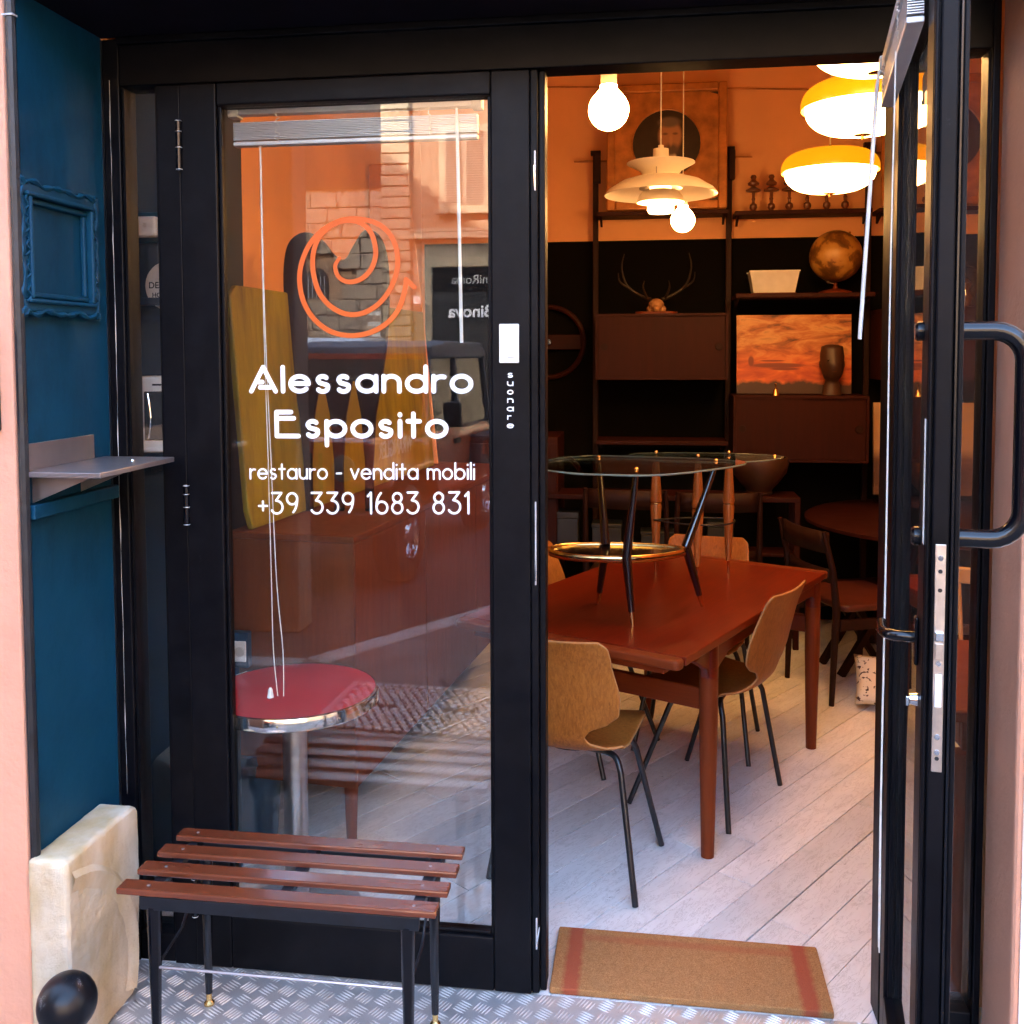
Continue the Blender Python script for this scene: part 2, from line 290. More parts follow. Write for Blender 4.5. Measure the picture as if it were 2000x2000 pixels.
# ------------------------------------------------------------------ mesh helpers
class MB:
    def __init__(s): s.v = []; s.f = []; s.sm = []
    def add(s, vs, fs, smooth=False):
        o = len(s.v); s.v += [tuple(p) for p in vs]; s.f += [tuple(i+o for i in f) for f in fs]; s.sm += [smooth]*len(fs); return s
    def box(s, x0, x1, y0, y1, z0, z1, rot=None, piv=None):
        vs = [Vector((x, y, z)) for z in (z0, z1) for y in (y0, y1) for x in (x0, x1)]
        if rot is not None:
            R = Euler(rot).to_matrix(); c = Vector(piv) if piv else Vector(((x0+x1)/2, (y0+y1)/2, (z0+z1)/2)); vs = [R@(p-c)+c for p in vs]
        return s.add(vs, [(0, 2, 3, 1), (4, 5, 7, 6), (0, 1, 5, 4), (2, 6, 7, 3), (0, 4, 6, 2), (1, 3, 7, 5)])
    def bar(s, a, b, wx, wz, up=(0, 0, 1)):
        a, b = Vector(a), Vector(b); d = (b-a).normalized(); u = Vector(up)
        if abs(d.dot(u)) > .98: u = Vector((1, 0, 0))
        x = d.cross(u).normalized(); z = x.cross(d); vs = []
        for p in (a, b):
            for i, j in ((-1, -1), (1, -1), (1, 1), (-1, 1)): vs.append(p+x*wx/2*i+z*wz/2*j)
        return s.add(vs, [(0, 1, 2, 3), (7, 6, 5, 4), (0, 4, 5, 1), (1, 5, 6, 2), (2, 6, 7, 3), (3, 7, 4, 0)])
    def tube(s, pts, r, n=10, caps=True, flat=None):
        pts = [Vector(p) for p in pts]; N = len(pts); rs = r if isinstance(r, (list, tuple)) else [r]*N
        vs = []; pu = None
        for i, p in enumerate(pts):
            d = (pts[min(i+1, N-1)]-pts[max(i-1, 0)]).normalized()
            if pu is None: pu = Vector((0, 0, 1)) if abs(d.z) < .9 else Vector((1, 0, 0))
            x = d.cross(pu).normalized(); pu = x.cross(d)
            for k in range(n):
                a = 2*pi*k/n; vs.append(p+x*rs[i]*cos(a)+pu*rs[i]*sin(a))
        fs = [(i*n+k, i*n+(k+1) % n, (i+1)*n+(k+1) % n, (i+1)*n+k) for i in range(N-1) for k in range(n)]
        s.add(vs, fs, True)
        if caps: o = len(s.v)-N*n; s.f += [tuple(o+k for k in range(n))[::-1], tuple(o+(N-1)*n+k for k in range(n))]; s.sm += [False]*2
        return s
    def lathe(s, prof, c=(0, 0, 0), n=24, ax=None):
        vs = []; N = len(prof); c = Vector(c); R = Vector((0, 0, 1)).rotation_difference(Vector(ax)).to_matrix() if ax else Matrix.Identity(3)
        for r, z in prof:
            for k in range(n): a = 2*pi*k/n; vs.append(R@Vector((r*cos(a), r*sin(a), z))+c)
        return s.add(vs, [(i*n+k, i*n+(k+1) % n, (i+1)*n+(k+1) % n, (i+1)*n+k) for i in range(N-1) for k in range(n)], True)
    def prism(s, poly, a, b, plane='XZ'):
        # poly in a plane, extruded between a and b along the third axis
        f = {'XZ': lambda u, v, t: (u, t, v), 'XY': lambda u, v, t: (u, v, t), 'YZ': lambda u, v, t: (t, u, v)}[plane]; n = len(poly)
        vs = [f(u, v, t) for t in (a, b) for u, v in poly]
        return s.add(vs, [tuple(range(n)), tuple(range(2*n-1, n-1, -1))]+[(i, n+i, n+(i+1) % n, (i+1) % n) for i in range(n)])
    def sphere(s, c, r, n=16, sq=(1, 1, 1)):
        c = Vector(c); vs = []; m = n//2
        for i in range(m+1):
            t = pi*i/m
            for k in range(n): a = 2*pi*k/n; vs.append(c+Vector((r*sq[0]*sin(t)*cos(a), r*sq[1]*sin(t)*sin(a), r*sq[2]*cos(t))))
        return s.add(vs, [(i*n+k, (i+1)*n+k, (i+1)*n+(k+1) % n, i*n+(k+1) % n) for i in range(m) for k in range(n)], True)
    def build(s, name, mat, parent=None, bevel=0, seg=2, sharp=40, kind=None, recalc=True):
        me = bpy.data.meshes.new(name); me.from_pydata([tuple(p) for p in s.v], [], s.f)
        me.polygons.foreach_set('use_smooth', s.sm)
        if recalc:
            import bmesh
            bm = bmesh.new(); bm.from_mesh(me); bmesh.ops.remove_doubles(bm, verts=bm.verts, dist=1e-6); bmesh.ops.recalc_face_normals(bm, faces=bm.faces); bm.to_mesh(me); bm.free()
        if any(s.sm): me.set_sharp_from_angle(angle=radians(sharp))
        me.materials.append(MATS[mat] if isinstance(mat, str) else mat); me.update()
        o = bpy.data.objects.new(name, me); COL.objects.link(o)
        if parent: o.parent = parent
        if bevel:
            m = o.modifiers.new('bevel', 'BEVEL'); m.width = bevel; m.segments = seg; m.limit_method = 'ANGLE'; m.angle_limit = radians(35); m.harden_normals = False
        if kind: o['kind'] = kind
        return o
def thing(name, label, cat, loc=(0, 0, 0), rz=0, group=None):
    o = bpy.data.objects.new(name, None); COL.objects.link(o); o.location = loc; o.rotation_euler = (0, 0, rz); o.empty_display_size = .1
    o['label'] = label; o['category'] = cat
    if group: o['group'] = group
    return o
def tag(o, label, cat, group=None):
    o['label'] = label; o['category'] = cat
    if group: o['group'] = group
    return o
def dup(root, label, loc=None, rz=None, group=None):
    def cp(o, par):
        c = o.copy(); COL.objects.link(c); c.parent = par
        for ch in o.children: cp(ch, c)
        return c
    r = cp(root, None); r['label'] = label
    if group: r['group'] = group
    if loc is not None: r.location = loc
    if rz is not None: r.rotation_euler = (0, 0, rz)
    return r
def text_mesh(name, body, size, mat, parent, mtx, extrude=.001, align='LEFT', bold=0, spacing=1, xs=1):
    cu = bpy.data.curves.new(name, 'FONT'); cu.body = body; cu.size = size; cu.extrude = extrude; cu.align_x = align; cu.offset = bold; cu.space_character = spacing
    t = bpy.data.objects.new('tmp', cu); COL.objects.link(t); bpy.context.view_layer.update()
    me = bpy.data.meshes.new_from_object(t.evaluated_get(bpy.context.evaluated_depsgraph_get())); bpy.data.objects.remove(t)
    me.transform(Matrix.Diagonal((xs, 1, 1, 1))); me.transform(mtx); me.name = name
    me.materials.clear(); me.materials.append(MATS[mat]); o = bpy.data.objects.new(name, me); COL.objects.link(o); o.parent = parent; return o
def rounded(x0, x1, y0, y1, r, n=5):
    p = []
    for cx, cy_, a0 in ((x1-r, y0+r, -pi/2), (x1-r, y1-r, 0), (x0+r, y1-r, pi/2), (x0+r, y0+r, pi)):
        for i in range(n+1): a = a0+pi/2*i/n; p.append((cx+r*cos(a), cy_+r*sin(a)))
    return p
def smooth_path(pts, n=6, closed=False):
    P = [Vector(p) for p in pts]; out_ = []; N = len(P)
    for i in range(N if closed else N-1):
        g = (lambda k: P[k % N]) if closed else (lambda k: P[max(0, min(N-1, k))])
        p0, p1, p2, p3 = g(i-1), g(i), g(i+1), g(i+2)
        for k in range(n):
            t = k/n; out_.append(.5*((2*p1)+(p2-p0)*t+(2*p0-5*p1+4*p2-p3)*t*t+(3*p1-p0-3*p2+p3)*t**3))
    if not closed: out_.append(P[-1])
    return out_
# ================================================================== THE BUILDING
bld = thing('shop_building', 'pink plastered building that holds the recessed black shopfront', 'building')
MB().box(-14, -1.135, -.375, .1, -.3, 2.42).build('wall', 'pink', bld, .006)
MB().box(-1.135, -1.128, -.366, -.003, -.02, 2.418).build('blue_reveal', 'blue', bld)['label'] = 'dark blue painted side wall of the recess'
MB().box(1.026, 1.6, -.19, -.002, -.3, 2.418).build('right_reveal', 'pink', bld, .012, 3)
MB().box(1.04, 1.598, -.1945, -.191, -.3, 2.417).build('lightened_facing', 'pale', bld, .002)['label'] = 'front face of the right pier, lightened in colour to look brightly lit'  # plaster colour made paler here in place of stronger light on this face
MB().box(1.602, 8, -.375, .1, -.3, 2.42).build('wall', 'pink', bld)
MB().prism([(-14, 2.422), (8, 2.422), (8, 4.2), (-14, 20.4)], -.375, .0, 'XZ').build('upper_wall', 'pink', bld)
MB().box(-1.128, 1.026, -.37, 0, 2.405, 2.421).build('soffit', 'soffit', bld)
mb = MB(); mb.tube([(-1.118, -.372, -.05), (-1.118, -.372, 2.40)], .0105, 8); o = mb.build('corner_strip', 'blacktrim', bld); o['label'] = 'black metal strip on the corner of the pink wall'
MB().box(-1.131, -1.1055, -.3835, -.3655, 2.335, 2.339).build('strip_joint', 'alu', bld)
MB().box(-1.185, -1.166, -.392, -.3752, 1.44, 1.66).build('meter_cover', 'blacktrim', bld, .003)

def struct(name, mbx, mat, **k):
    o = mbx.build(name, mat, None, **k); o['kind'] = 'structure'; return o
# the room inside
fl = MB().box(-2.3, 3.2, .0, 3.66, -.12, -.012); floor = struct('floor', fl, 'darkwood')
# painted planks, laid on the diagonal: each plank its own piece
ang = radians(54.9); ud = Vector((cos(ang), sin(ang))); nd = Vector((sin(ang), -cos(ang)))
PW = .123; off0 = nd.dot(Vector((.358, .288)))
rect = (-2.29, 3.19, .004, 3.645)
def clip(poly, f):
    o = []
    for i in range(len(poly)):
        a, b = poly[i], poly[(i+1) % len(poly)]; fa, fb = f(a), f(b)
        if fa >= 0: o.append(a)
        if fa*fb < 0: t = fa/(fa-fb); o.append(a+(b-a)*t)
    return o
pm = MATS['plank']; rnd = random.Random(3)
for k in range(-34, 36):
    c = off0+PW*k; s = -4+rnd.random()*1.2
    while s < 6:
        L = 1.1+rnd.random()*1.3; g = .0006+.0024*rnd.random()**2
        q = [nd*(c+g)+ud*(s+.0012), nd*(c+PW-g)+ud*(s+.0012), nd*(c+PW-g)+ud*(s+L-.0012), nd*(c+g)+ud*(s+L-.0012)]
        s += L
        for f in (lambda p: p.x-rect[0], lambda p: rect[1]-p.x, lambda p: p.y-rect[2], lambda p: rect[3]-p.y):
            if q: q = clip(q, f)
        if len(q) < 3: continue
        ctr = sum(q, Vector((0, 0)))/len(q)
        if max((p-ctr).length for p in q) < .03: continue
        tz = -.0012*rnd.random()
        M2 = [((p-ctr).dot(ud), -(p-ctr).dot(nd)) for p in q]
        o = MB().prism(M2, -.012, tz, 'XY').build('plank', pm, floor, .0008, 1); o.location = (ctr.x, ctr.y, 0); o.rotation_euler = (0, 0, ang)
struct('back_wall', MB().box(-2.3, 3.2, 3.66, 3.8, -.1, 3.6), 'cream')
struct('back_wall_dado', MB().box(-1.14, 3.2, 3.652, 3.6595, 0, 2.285), 'darkwall')
struct('left_wall', MB().box(-1.32, -1.16, .93, 3.66, -.1, 3.6), 'cream')
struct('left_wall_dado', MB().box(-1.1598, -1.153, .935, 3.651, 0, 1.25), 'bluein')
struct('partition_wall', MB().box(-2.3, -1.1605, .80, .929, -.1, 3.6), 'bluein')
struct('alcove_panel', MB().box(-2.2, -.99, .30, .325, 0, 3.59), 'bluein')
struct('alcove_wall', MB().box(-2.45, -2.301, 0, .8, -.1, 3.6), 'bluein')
struct('right_wall', MB().box(3.201, 3.35, 0, 3.66, -.1, 3.6), 'cream')
struct('ceiling', MB().box(-2.45, 3.35, 0, 3.8, 3.601, 3.75), 'ceilpaint')
struct('front_wall_inside', MB().box(-2.3, 3.2, .101, .12, 2.43, 3.6), 'cream')
struct('front_wall_side', MB().box(1.035, 3.2, .101, .12, -.1, 2.43), 'cream')

# the shopfront frame: posts, jambs, head
sf = thing('shopfront_frame', 'black metal frame around the two doors and narrow side windows', 'shop front')
def fr(name, x0, x1, z0, z1, y0=0.002, y1=.085): return MB().box(x0, x1, y0, y1, z0, z1).build(name, 'black', sf, .003)
fr('post', -1.128, -1.084, -.01, 2.403); fr('jamb', -.986, -.924, -.01, 2.284, .004); fr('jamb', .797, .952, -.01, 2.284, .004)
fr('post', 1.009, 1.0255, -.01, 2.403); fr('head', -1.083, 1.008, 2.285, 2.403)
fr('sill', -1.083, -.987, 0, .075, .006); fr('sill', .953, 1.008, 0, .045, .006)
MB().box(-1.083, .953, -.012, .003, 2.386, 2.404).build('head_moulding', 'black', sf, .003)
mb = MB().box(-1.131, -1.126, -.006, .002, .0, 2.4); mb.build('filler_bead', 'blacktrim', sf)
# ragged line of sealant in the corner
mb = MB(); pts = []
z = .45
while z < 2.33: pts.append((-1.1085+rnd.uniform(-.0008, .0012), -.0005, z)); z += .05
mb.tube(pts, [.0002+.0012*rnd.random()**2 for _ in pts], 5); mb.build('sealant_line', 'offwhite', sf)
g = MB().box(-1.083, -.987, .03, .036, .076, 2.284).build('pane', 'glass', sf)
MB().box(.953, 1.008, .03, .036, .046, 2.284).build('pane', 'glass', sf)
for xa, xb in ((-1.083, -.987), (.953, 1.008)):
    MB().box(xa, xa+.006, .012, .029, .076, 2.283).build('glazing_bead', 'black', sf); MB().box(xb-.006, xb, .012, .029, .076, 2.283).build('glazing_bead', 'black', sf)

# ---------------- stroke lettering
def arc(cx, cy_, r, a0, a1, n=None, ry=None):
    n = n or max(4, int(abs(a1-a0)/12)); ry = ry or r
    return [(cx+r*cos(radians(a0+(a1-a0)*i/n)), cy_+ry*sin(radians(a0+(a1-a0)*i/n))) for i in range(n+1)]
AS = 1.62
def glyph(ch):
    o = arc(.5, .5, .5, 0, 360, 30)
    G = {
     'o': ([o], 1.0), 'e': ([[(.02, .52), (.98, .52)]+arc(.5, .5, .5, 0, 318, 28)], 1.0),
     's': ([arc(.36, .74, .26, 40, 180, 9)+[(.2, .56), (.52, .45)]+arc(.36, .27, .29, 25, -145, 12)], .72),
     'a': ([o, [(1, 1), (1, 0)]], 1.0), 'n': ([[(0, 0), (0, 1)], [(0, .55)]+arc(.42, .58, .42, 175, 0, 14)+[(.84, 0)]], .84),
     'd': ([o, [(1, AS), (1, 0)]], 1.0), 'r': ([[(0, 0), (0, 1)], [(0, .5)]+arc(.42, .55, .42, 165, 70, 8)], .56),
     'l': ([[(0, 0), (0, AS)]], 0), 'i': ([[(0, 0), (0, 1)], [(0, 1.42), (0, 1.45)]], 0),
     't': ([[(.3, 0), (.3, 1.5)], [(0, 1), (.62, 1)]], .62), 'p': ([o, [(0, 1), (0, -.6)]], 1.0), 'b': ([o, [(0, AS), (0, 0)]], 1.0),
     'u': ([[(0, 1), (0, .42)]+arc(.42, .42, .42, 180, 360, 14), [(.84, 1), (.84, 0)]], .84),
     'v': ([[(0, 1), (.42, 0), (.84, 1)]], .84),
     'm': ([[(0, 0), (0, 1)], [(0, .6)]+arc(.33, .65, .33, 175, 0, 12)+[(.66, 0)], [(.66, .6)]+arc(.99, .65, .33, 175, 0, 12)+[(1.32, 0)]], 1.32),
     '-': ([[(0, .55), (.5, .55)]], .5), '+': ([[(0, .6), (.72, .6)], [(.36, .24), (.36, .96)]], .72),
     'A': ([[(0, 0), (.68, AS), (1.36, 0)], [(.5, .26), (1.08, .26)], [(.42, .62), (.62, .62)]], 1.36),
     'E': ([[(1.2, 0), (0, 0), (0, AS), (.8, AS)], [(0, AS*.74), (.95, AS*.74)]], 1.2),
     '3': ([[(.02, AS), (.84, AS), (.36, 1.02)]+arc(.42, .5, .5, 78, -150, 20)], .92),
     '9': ([arc(.42, 1.16, .44, 0, 360, 26), arc(.20, 1.16, .66, 0, -62, 8, 1.2)], .86), '6': ([arc(.46, .46, .46, 0, 360, 26), arc(.72, .5, .72, 180, 118, 8, 1.22)], .92),
     '8': ([arc(.42, 1.22, .36, 0, 360, 24), arc(.42, .43, .43, 0, 360, 26)], .86), '1': ([[(0, 1.34), (.26, AS), (.26, 0)]], .3), ' ': ([], .42)}
    return G[ch]
def letter_line(name, text, x0, x1, z0, slope, xh, wd, gap, parent, y, mat='letterwhite'):
    tot = 0; pos = []
    for ch in text:
        st, adv = glyph(ch); pos.append(tot); tot += adv+gap
    tot -= gap; k = (x1-x0-wd)/tot; mb = MB()
    for ch, p in zip(text, pos):
        for st in glyph(ch)[0]:
            pts = [(x0+wd/2+(p+u)*k, v*xh) for u, v in st]; ribbon(mb, [(x, y, z0+(x-x0)*slope+z+wd/2) for x, z in pts], wd/2, .0009)
    return mb.build(name, mat, parent, recalc=False)
RC = [0]
def ribbon(mb, pts, r, t, n=8):
    RC[0] += 1; t0 = t+.00006*(RC[0] % 6)
    # a stroke of vinyl lying in an XZ plane, rounded ends, width tapers optional
    P = [Vector(p) for p in pts]; clean = [P[0]]
    for p in P[1:]:
        if (p-clean[-1]).length > 1e-5: clean.append(p)
    P = clean; rs = r if isinstance(r, (list, tuple)) else [r]*len(P)
    for i in range(len(P)-1):
        t = t0+.0000015*i; a, b = P[i], P[i+1]; d = (b-a).normalized(); nx = Vector((-d.z, 0, d.x))
        vs = []
        for yy in (-t, 0): vs += [a+nx*rs[i]+Vector((0, yy, 0)), a-nx*rs[i]+Vector((0, yy, 0)), b-nx*rs[i+1]+Vector((0, yy, 0)), b+nx*rs[i+1]+Vector((0, yy, 0))]
        mb.add(vs, [(0, 1, 2, 3), (7, 6, 5, 4), (0, 3, 7, 4), (1, 5, 6, 2)])
    for i, p in enumerate(P):
        if 0 < i < len(P)-1 and (P[i]-P[i-1]).normalized().dot((P[i+1]-P[i]).normalized()) > .9995: continue
        m = 16; e = .00001*(i % 3+1); t = t0+.0000015*i
        vs = [p+Vector((rs[i]*cos(2*pi*k/m), -t-e, rs[i]*sin(2*pi*k/m))) for k in range(m)]+[p+Vector((rs[i]*cos(2*pi*k/m), 0, rs[i]*sin(2*pi*k/m))) for k in range(m)]
        mb.add(vs, [tuple(range(m))]+[(k, m+k, m+(k+1) % m, (k+1) % m) for k in range(m)])

# ---------------- the closed glazed leaf
ld = thing('glazed_door', 'closed black framed glass door with white lettering and an orange spiral', 'door', (-.92, 0, 0))
X = .92
def leaf_part(name, x0, x1, z0, z1, y0=-.006, y1=.05, bev=.004): return MB().box(x0+X, x1+X, y0, y1, z0, z1).build(name, 'black', ld, bev)
leaf_part('stile', -.9215, -.8235, .004, 2.282); leaf_part('stile', -.1305, -.036, .004, 2.282)
leaf_part('rail', -.823, -.131, 2.226, 2.282, -.0055); leaf_part('rail', -.823, -.131, .004, .142, -.0055)
MB().box(X-.0355, X-.017, .0, .06, .004, 2.282).build('edge_rebate', 'black', ld, .003); MB().box(X-.0165, X-.001, .016, .075, .002, 2.282).build('edge_rebate', 'black', ld, .003)
for xa in (-.823, -.139): leaf_part('glazing_bead', xa, xa+.008, .143, 2.225, .006, .018, .002)
leaf_part('glazing_bead', -.814, -.140, .143, .151, .006, .018, .002)
pane = MB().box(X-.8225, X-.1315, .021, .027, .1425, 2.2255).build('pane', 'glass', ld)
Y = .0208
letter_line('lettering', 'Alessandro', X-.760, X-.180, 1.5065, .001, .0375, .0118, .42, pane, Y)
letter_line('lettering', 'Esposito', X-.694, X-.243, 1.3925, .006, .0375, .0118, .42, pane, Y)
letter_line('lettering', 'restauro - vendita mobili', X-.763, X-.177, 1.286, .0125, .0245, .0048, .34, pane, Y)
letter_line('lettering', '+39 339 1683 831', X-.742, X-.190, 1.196, .02, .0325, .0055, .42, pane, Y)
SP = [(905, 335), (872, 385), (876, 440), (905, 490), (955, 518), (1015, 520), (1080, 497), (1135, 448), (1172, 385), (1190, 310), (1184, 230), (1160, 150), (1115, 90), (1050, 52), (970, 40), (890, 58), (810, 105), (750, 165), (710, 245), (692, 350), (700, 470), (735, 590), (795, 680), (870, 740), (955, 775), (1040, 778), (1125, 752), (1205, 700), (1275, 622), (1325, 530), (1356, 430), (1360, 325), (1340, 230), (1298, 150), (1235, 88), (1150, 48), (1050, 30), (950, 32), (850, 66), (750, 130), (675, 215), (622, 315), (590, 430), (587, 540), (607, 650), (655, 755), (725, 840), (815, 905), (915, 938), (1020, 945), (1130, 925), (1225, 882), (1305, 818), (1365, 738), (1400, 645), (1420, 560), (1424, 510)]
def lp(x, y): return Vector((X-.622+(x-585)*(.622-.326)/(1490-585), Y, 1.941-(y-30)*(1.941-1.652)/(945-30)))
pp = smooth_path([lp(*q) for q in SP], 3)
rr = [.0046+.0016*min(1, i/20) for i in range(len(pp))]; mb = MB(); ribbon(mb, pp, rr, .0009); ribbon(mb, [lp(1424, 510), lp(1490, 570)], [.0058, .0058], .0010)
mb.build('spiral_logo', 'letterorange', pane, recalc=False)
# the word beside the bell, reading downwards
for i, ch in enumerate('suonare'):
    zz = 1.5535-i*.0205
    letter_line('lettering', ch, X-.0915-(.0045 if ch in 'ae' else .0035)+.003, X-.0765+(.0008 if ch in 'ae' else 0)-(.005 if ch == 'r' else 0), zz-.006, 0, .0088, .0028, .4, ld, -.0062)
def hinge(z, x, h=.10):
    a = MB().tube([(x, -.011, z-h/2), (x, -.011, z+h/2)], .0075, 10); hg = a.build('hinge', 'blackgloss', ld)
    for q in (-h/2, -h*.05, h*.28, h/2): MB().lathe([(.0078, -.001), (.0082, 0), (.0078, .001)], (x, -.011, z+q), 10).build('ring', 'alu', hg)
hinge(1.222, .0, .10); hinge(2.13, .0, .12); hinge(.19, .0, .10)
# latch pins on the meeting edge
for z0, z1 in ((1.995, 2.09), (1.04, 1.245), (.12, .2)):
    k = MB().bar((X-.0235, -.0015, z0), (X-.0235, -.0015, z1), .006, .004).build('edge_bolt', 'alu', ld, .001)
    MB().bar((X-.0235, -.004, z0+.01), (X-.0255 if z0 > 1 else X-.016, -.004, z0+.06), .003, .003).build('lever', 'chrome', k)

# ---------------- doorbell
db = thing('doorbell', 'white rocker doorbell switch on the black door stile', 'doorbell', (-.086, -.006, 1.63))
MB().prism(rounded(-.024, .024, -.047, .047, .003), -.009, 0, 'XZ').build('housing', 'white', db, .0015); MB().box(-.003, .017, -.013, -.0092, -.034, .034).build('rocker', 'white', db, .002)

# ---------------- blinds
def blind(name, label, W, flip):
    t = thing(name, label, 'window blind')
    MB().box(.004, W-.004, -.0, .030, 2.196, 2.222).build('head_rail', 'alu', t, .002)
    for x in (0, W-.026): MB().box(x, x+.026, -.004, .034, 2.190, 2.228).build('end_cap', 'offwhite', t, .002)
    for i in range(11):
        z = 2.176-i*.0042
        vs = []
        MB().box(.012, W-.012, .002, .028, z-.0009, z+.0009).build('slat', 'alu', t)
    MB().box(.012, W-.012, .001, .029, 2.118, 2.1285).build('bottom_rail', 'alu', t, .002)
    for x in (.13, W-.13):
        mb = MB(); pts = [(x+rnd.uniform(-.008, .008), -.001+rnd.uniform(-.004, .001), 2.195-i*.0036) for i in range(20)]; mb.tube(pts, .0011, 5); mb.build('ladder_cord', 'cord', t)
    wx = [W-.062, W-.06, W-.052] if not flip else [.05, .05, .01]; we = -.010 if not flip else -.035
    mb = MB().tube([(wx[0], -.006, 2.19), (wx[1], -.010, 2.15), (wx[2], we, 1.615)], [.003, .0044, .0044], 6); mb.build('wand', 'white', t)
    mb = MB(); lo = .0 if not flip else -.2; cx = 0 if not flip else .36
    for a in (0, 1):
        pts = [(cx+.085+.002*a, -.003, 2.115), (cx+.088+.003*a, -.006, 1.7), (cx+.094+.008*a, -.006, 1.3), (cx+.098+.014*a, -.008, 1.0+lo), (cx+.1+.026*a, -.008, .82+lo), (cx+.11+.016*a, -.008, .70+lo)]
        mb.tube(smooth_path(pts, 4), .0013, 5)
    mb.build('pull_cord', 'cord', t)
    if not flip: MB().lathe([(.003, .026), (.006, .02), (.009, 0), (0, 0)], (.09, -.008, .695), 8).build('tassel', 'white', t)
    return t
b1 = blind('venetian_blind', 'grey raised venetian blind behind the lettered glass door', .655, 0); b1.location = (-.815, .048, .018)

# ---------------- the open leaf
od = thing('glazed_door', 'open black framed glass door with bar handle and lock plate', 'door', (.795, -.018, 0), 0)
dv = Vector((.676-.790, -.75+.02)); LW = dv.length; od.rotation_euler = (0, 0, atan2(dv.y, dv.x))
# local: x from the hinge to the lock edge, y = +thickness towards the outside (screen right)
TH = .047
def op(name, x0, x1, z0, z1, y0=0, y1=TH, mat='black', bev=.003, par=None): return MB().box(x0, x1, y0, y1, z0, z1).build(name, mat, par or od, bev)
op('stile', .004, .10, .012, 2.28); op('stile', LW-.098, LW-.012, .012, 2.28); op('rail', .1005, LW-.0985, .012, .15, .0005, TH-.0005); op('rail', .1005, LW-.0985, 2.225, 2.28, .0005, TH-.0005)
op('lock_edge', LW-.0115, LW, .012, 2.28, .009, TH-.012); op('lock_edge', LW-.0115, LW-.004, .012, 2.28, .001, .0065, 'black', .002); op('lock_edge', LW-.0115, LW+.002, .012, 2.28, TH-.0105, TH-.0062, 'blackgloss', .001); op('lock_edge', LW-.0115, LW-.003, .012, 2.28, TH-.005, TH+.003, 'black', .002)
op('pane', .1005, LW-.0985, .1505, 2.2245, .02, .026, 'glass', 0)
for xa in (.1005, LW-.1065): op('glazing_bead', xa, xa+.008, .151, 2.224, .008, .019, 'black', .002)
lk = op('lock_plate', LW+.0002, LW+.0026, .94, 1.305, .0145, TH-.0165, 'lockmetal', .001)
ym = TH/2-.001
for z in (1.283, 1.115, .997, .972): 
    s = MB().lathe([(0, .0012), (.0042, .001), (.0046, 0)], (LW+.0027, ym, z), 10, (1, 0, 0)).build('screw', 'chrome', lk); 
for z in (1.262, 1.232, .962): MB().lathe([(0, .0004), (.0034, .0003)], (LW+.0029, ym, z), 10, (1, 0, 0)).build('hole', 'rubber', lk)
MB().box(LW+.0027, LW+.008, ym-.006, ym+.006, 1.152, 1.166).build('roller', 'chrome', lk, .001)
MB().prism([(ym-.006, 1.122), (ym+.006, 1.122), (ym+.006, 1.148), (ym-.006, 1.148)], LW+.0027, LW+.006, 'YZ').build('latch', 'lockmetal', lk, .001)
MB().box(LW+.0027, LW+.005, ym-.005, ym+.005, 1.045, 1.098).build('dead_bolt', 'white', lk, .001)
# big bar handle on the outside
hx = LW-.07
pts = [(hx, TH, 1.640), (hx, TH+.055, 1.640)]+[(hx, TH+.055+.048*sin(a), 1.592+.048*cos(a)) for a in [pi/2*i/6 for i in range(1, 7)]]+[(hx, TH+.103, 1.45)]+[(hx, TH+.055+.048*cos(a), 1.352-.048*sin(a)) for a in [pi/2*i/6 for i in range(0, 7)]]+[(hx, TH, 1.304)]
hb = MB().tube(pts, .0155, 16).build('bar_handle', 'blackgloss', od)
for z in (1.640, 1.304):
    MB().lathe([(.0185, 0), (.0185, .008), (.0157, .009)], (hx, TH+.0005, z), 16, (0, 1, 0)).build('collar', 'blackgloss', hb)
    MB().lathe([(.016, 0), (.016, -.010), (.012, -.014), (0, -.014)], (hx, -.0005, z), 14, (0, 1, 0)).build('rose', 'blackgloss', hb)
# lever handle inside
MB().box(hx-.012, hx+.012, -.007, -.0005, 1.09, 1.17).build('lever_plate', 'blackgloss', od, .003)
MB().tube(smooth_path([(hx, -.006, 1.135), (hx, -.03, 1.135), (hx-.012, -.046, 1.134), (hx-.04, -.052, 1.131), (hx-.10, -.050, 1.129)], 4), [.0095]*9+[.009]*8, 12).build('lever_handle', 'blackgloss', od)
kc = MB().lathe([(0, -.012), (.009, -.012), (.011, 0)], (hx, -.0005, 1.03), 12, (0, 1, 0)).build('lock_cylinder', 'chrome', od); MB().box(hx-.001, hx+.001, -.018, -.0125, 1.018, 1.034).build('key', 'chrome', kc, .001)
op('sticker', LW-.03, LW-.016, 1.30, 1.50, -.0012, -.0003, 'white', 0); 
for z in (.10, 1.1, 2.1): MB().tube([(.0, TH*.5, z-.05), (.0, TH*.5, z+.05)], .008, 10).build('hinge', 'blackgloss', od)
b2 = blind('venetian_blind', 'grey raised venetian blind hanging on the open door', .60, 1)
b2.rotation_euler = (0, 0, od.rotation_euler.z); b2.location = Vector((.795, -.018, .02))+Matrix.Rotation(od.rotation_euler.z, 3, 'Z')@Vector((.07, -.036, 0))

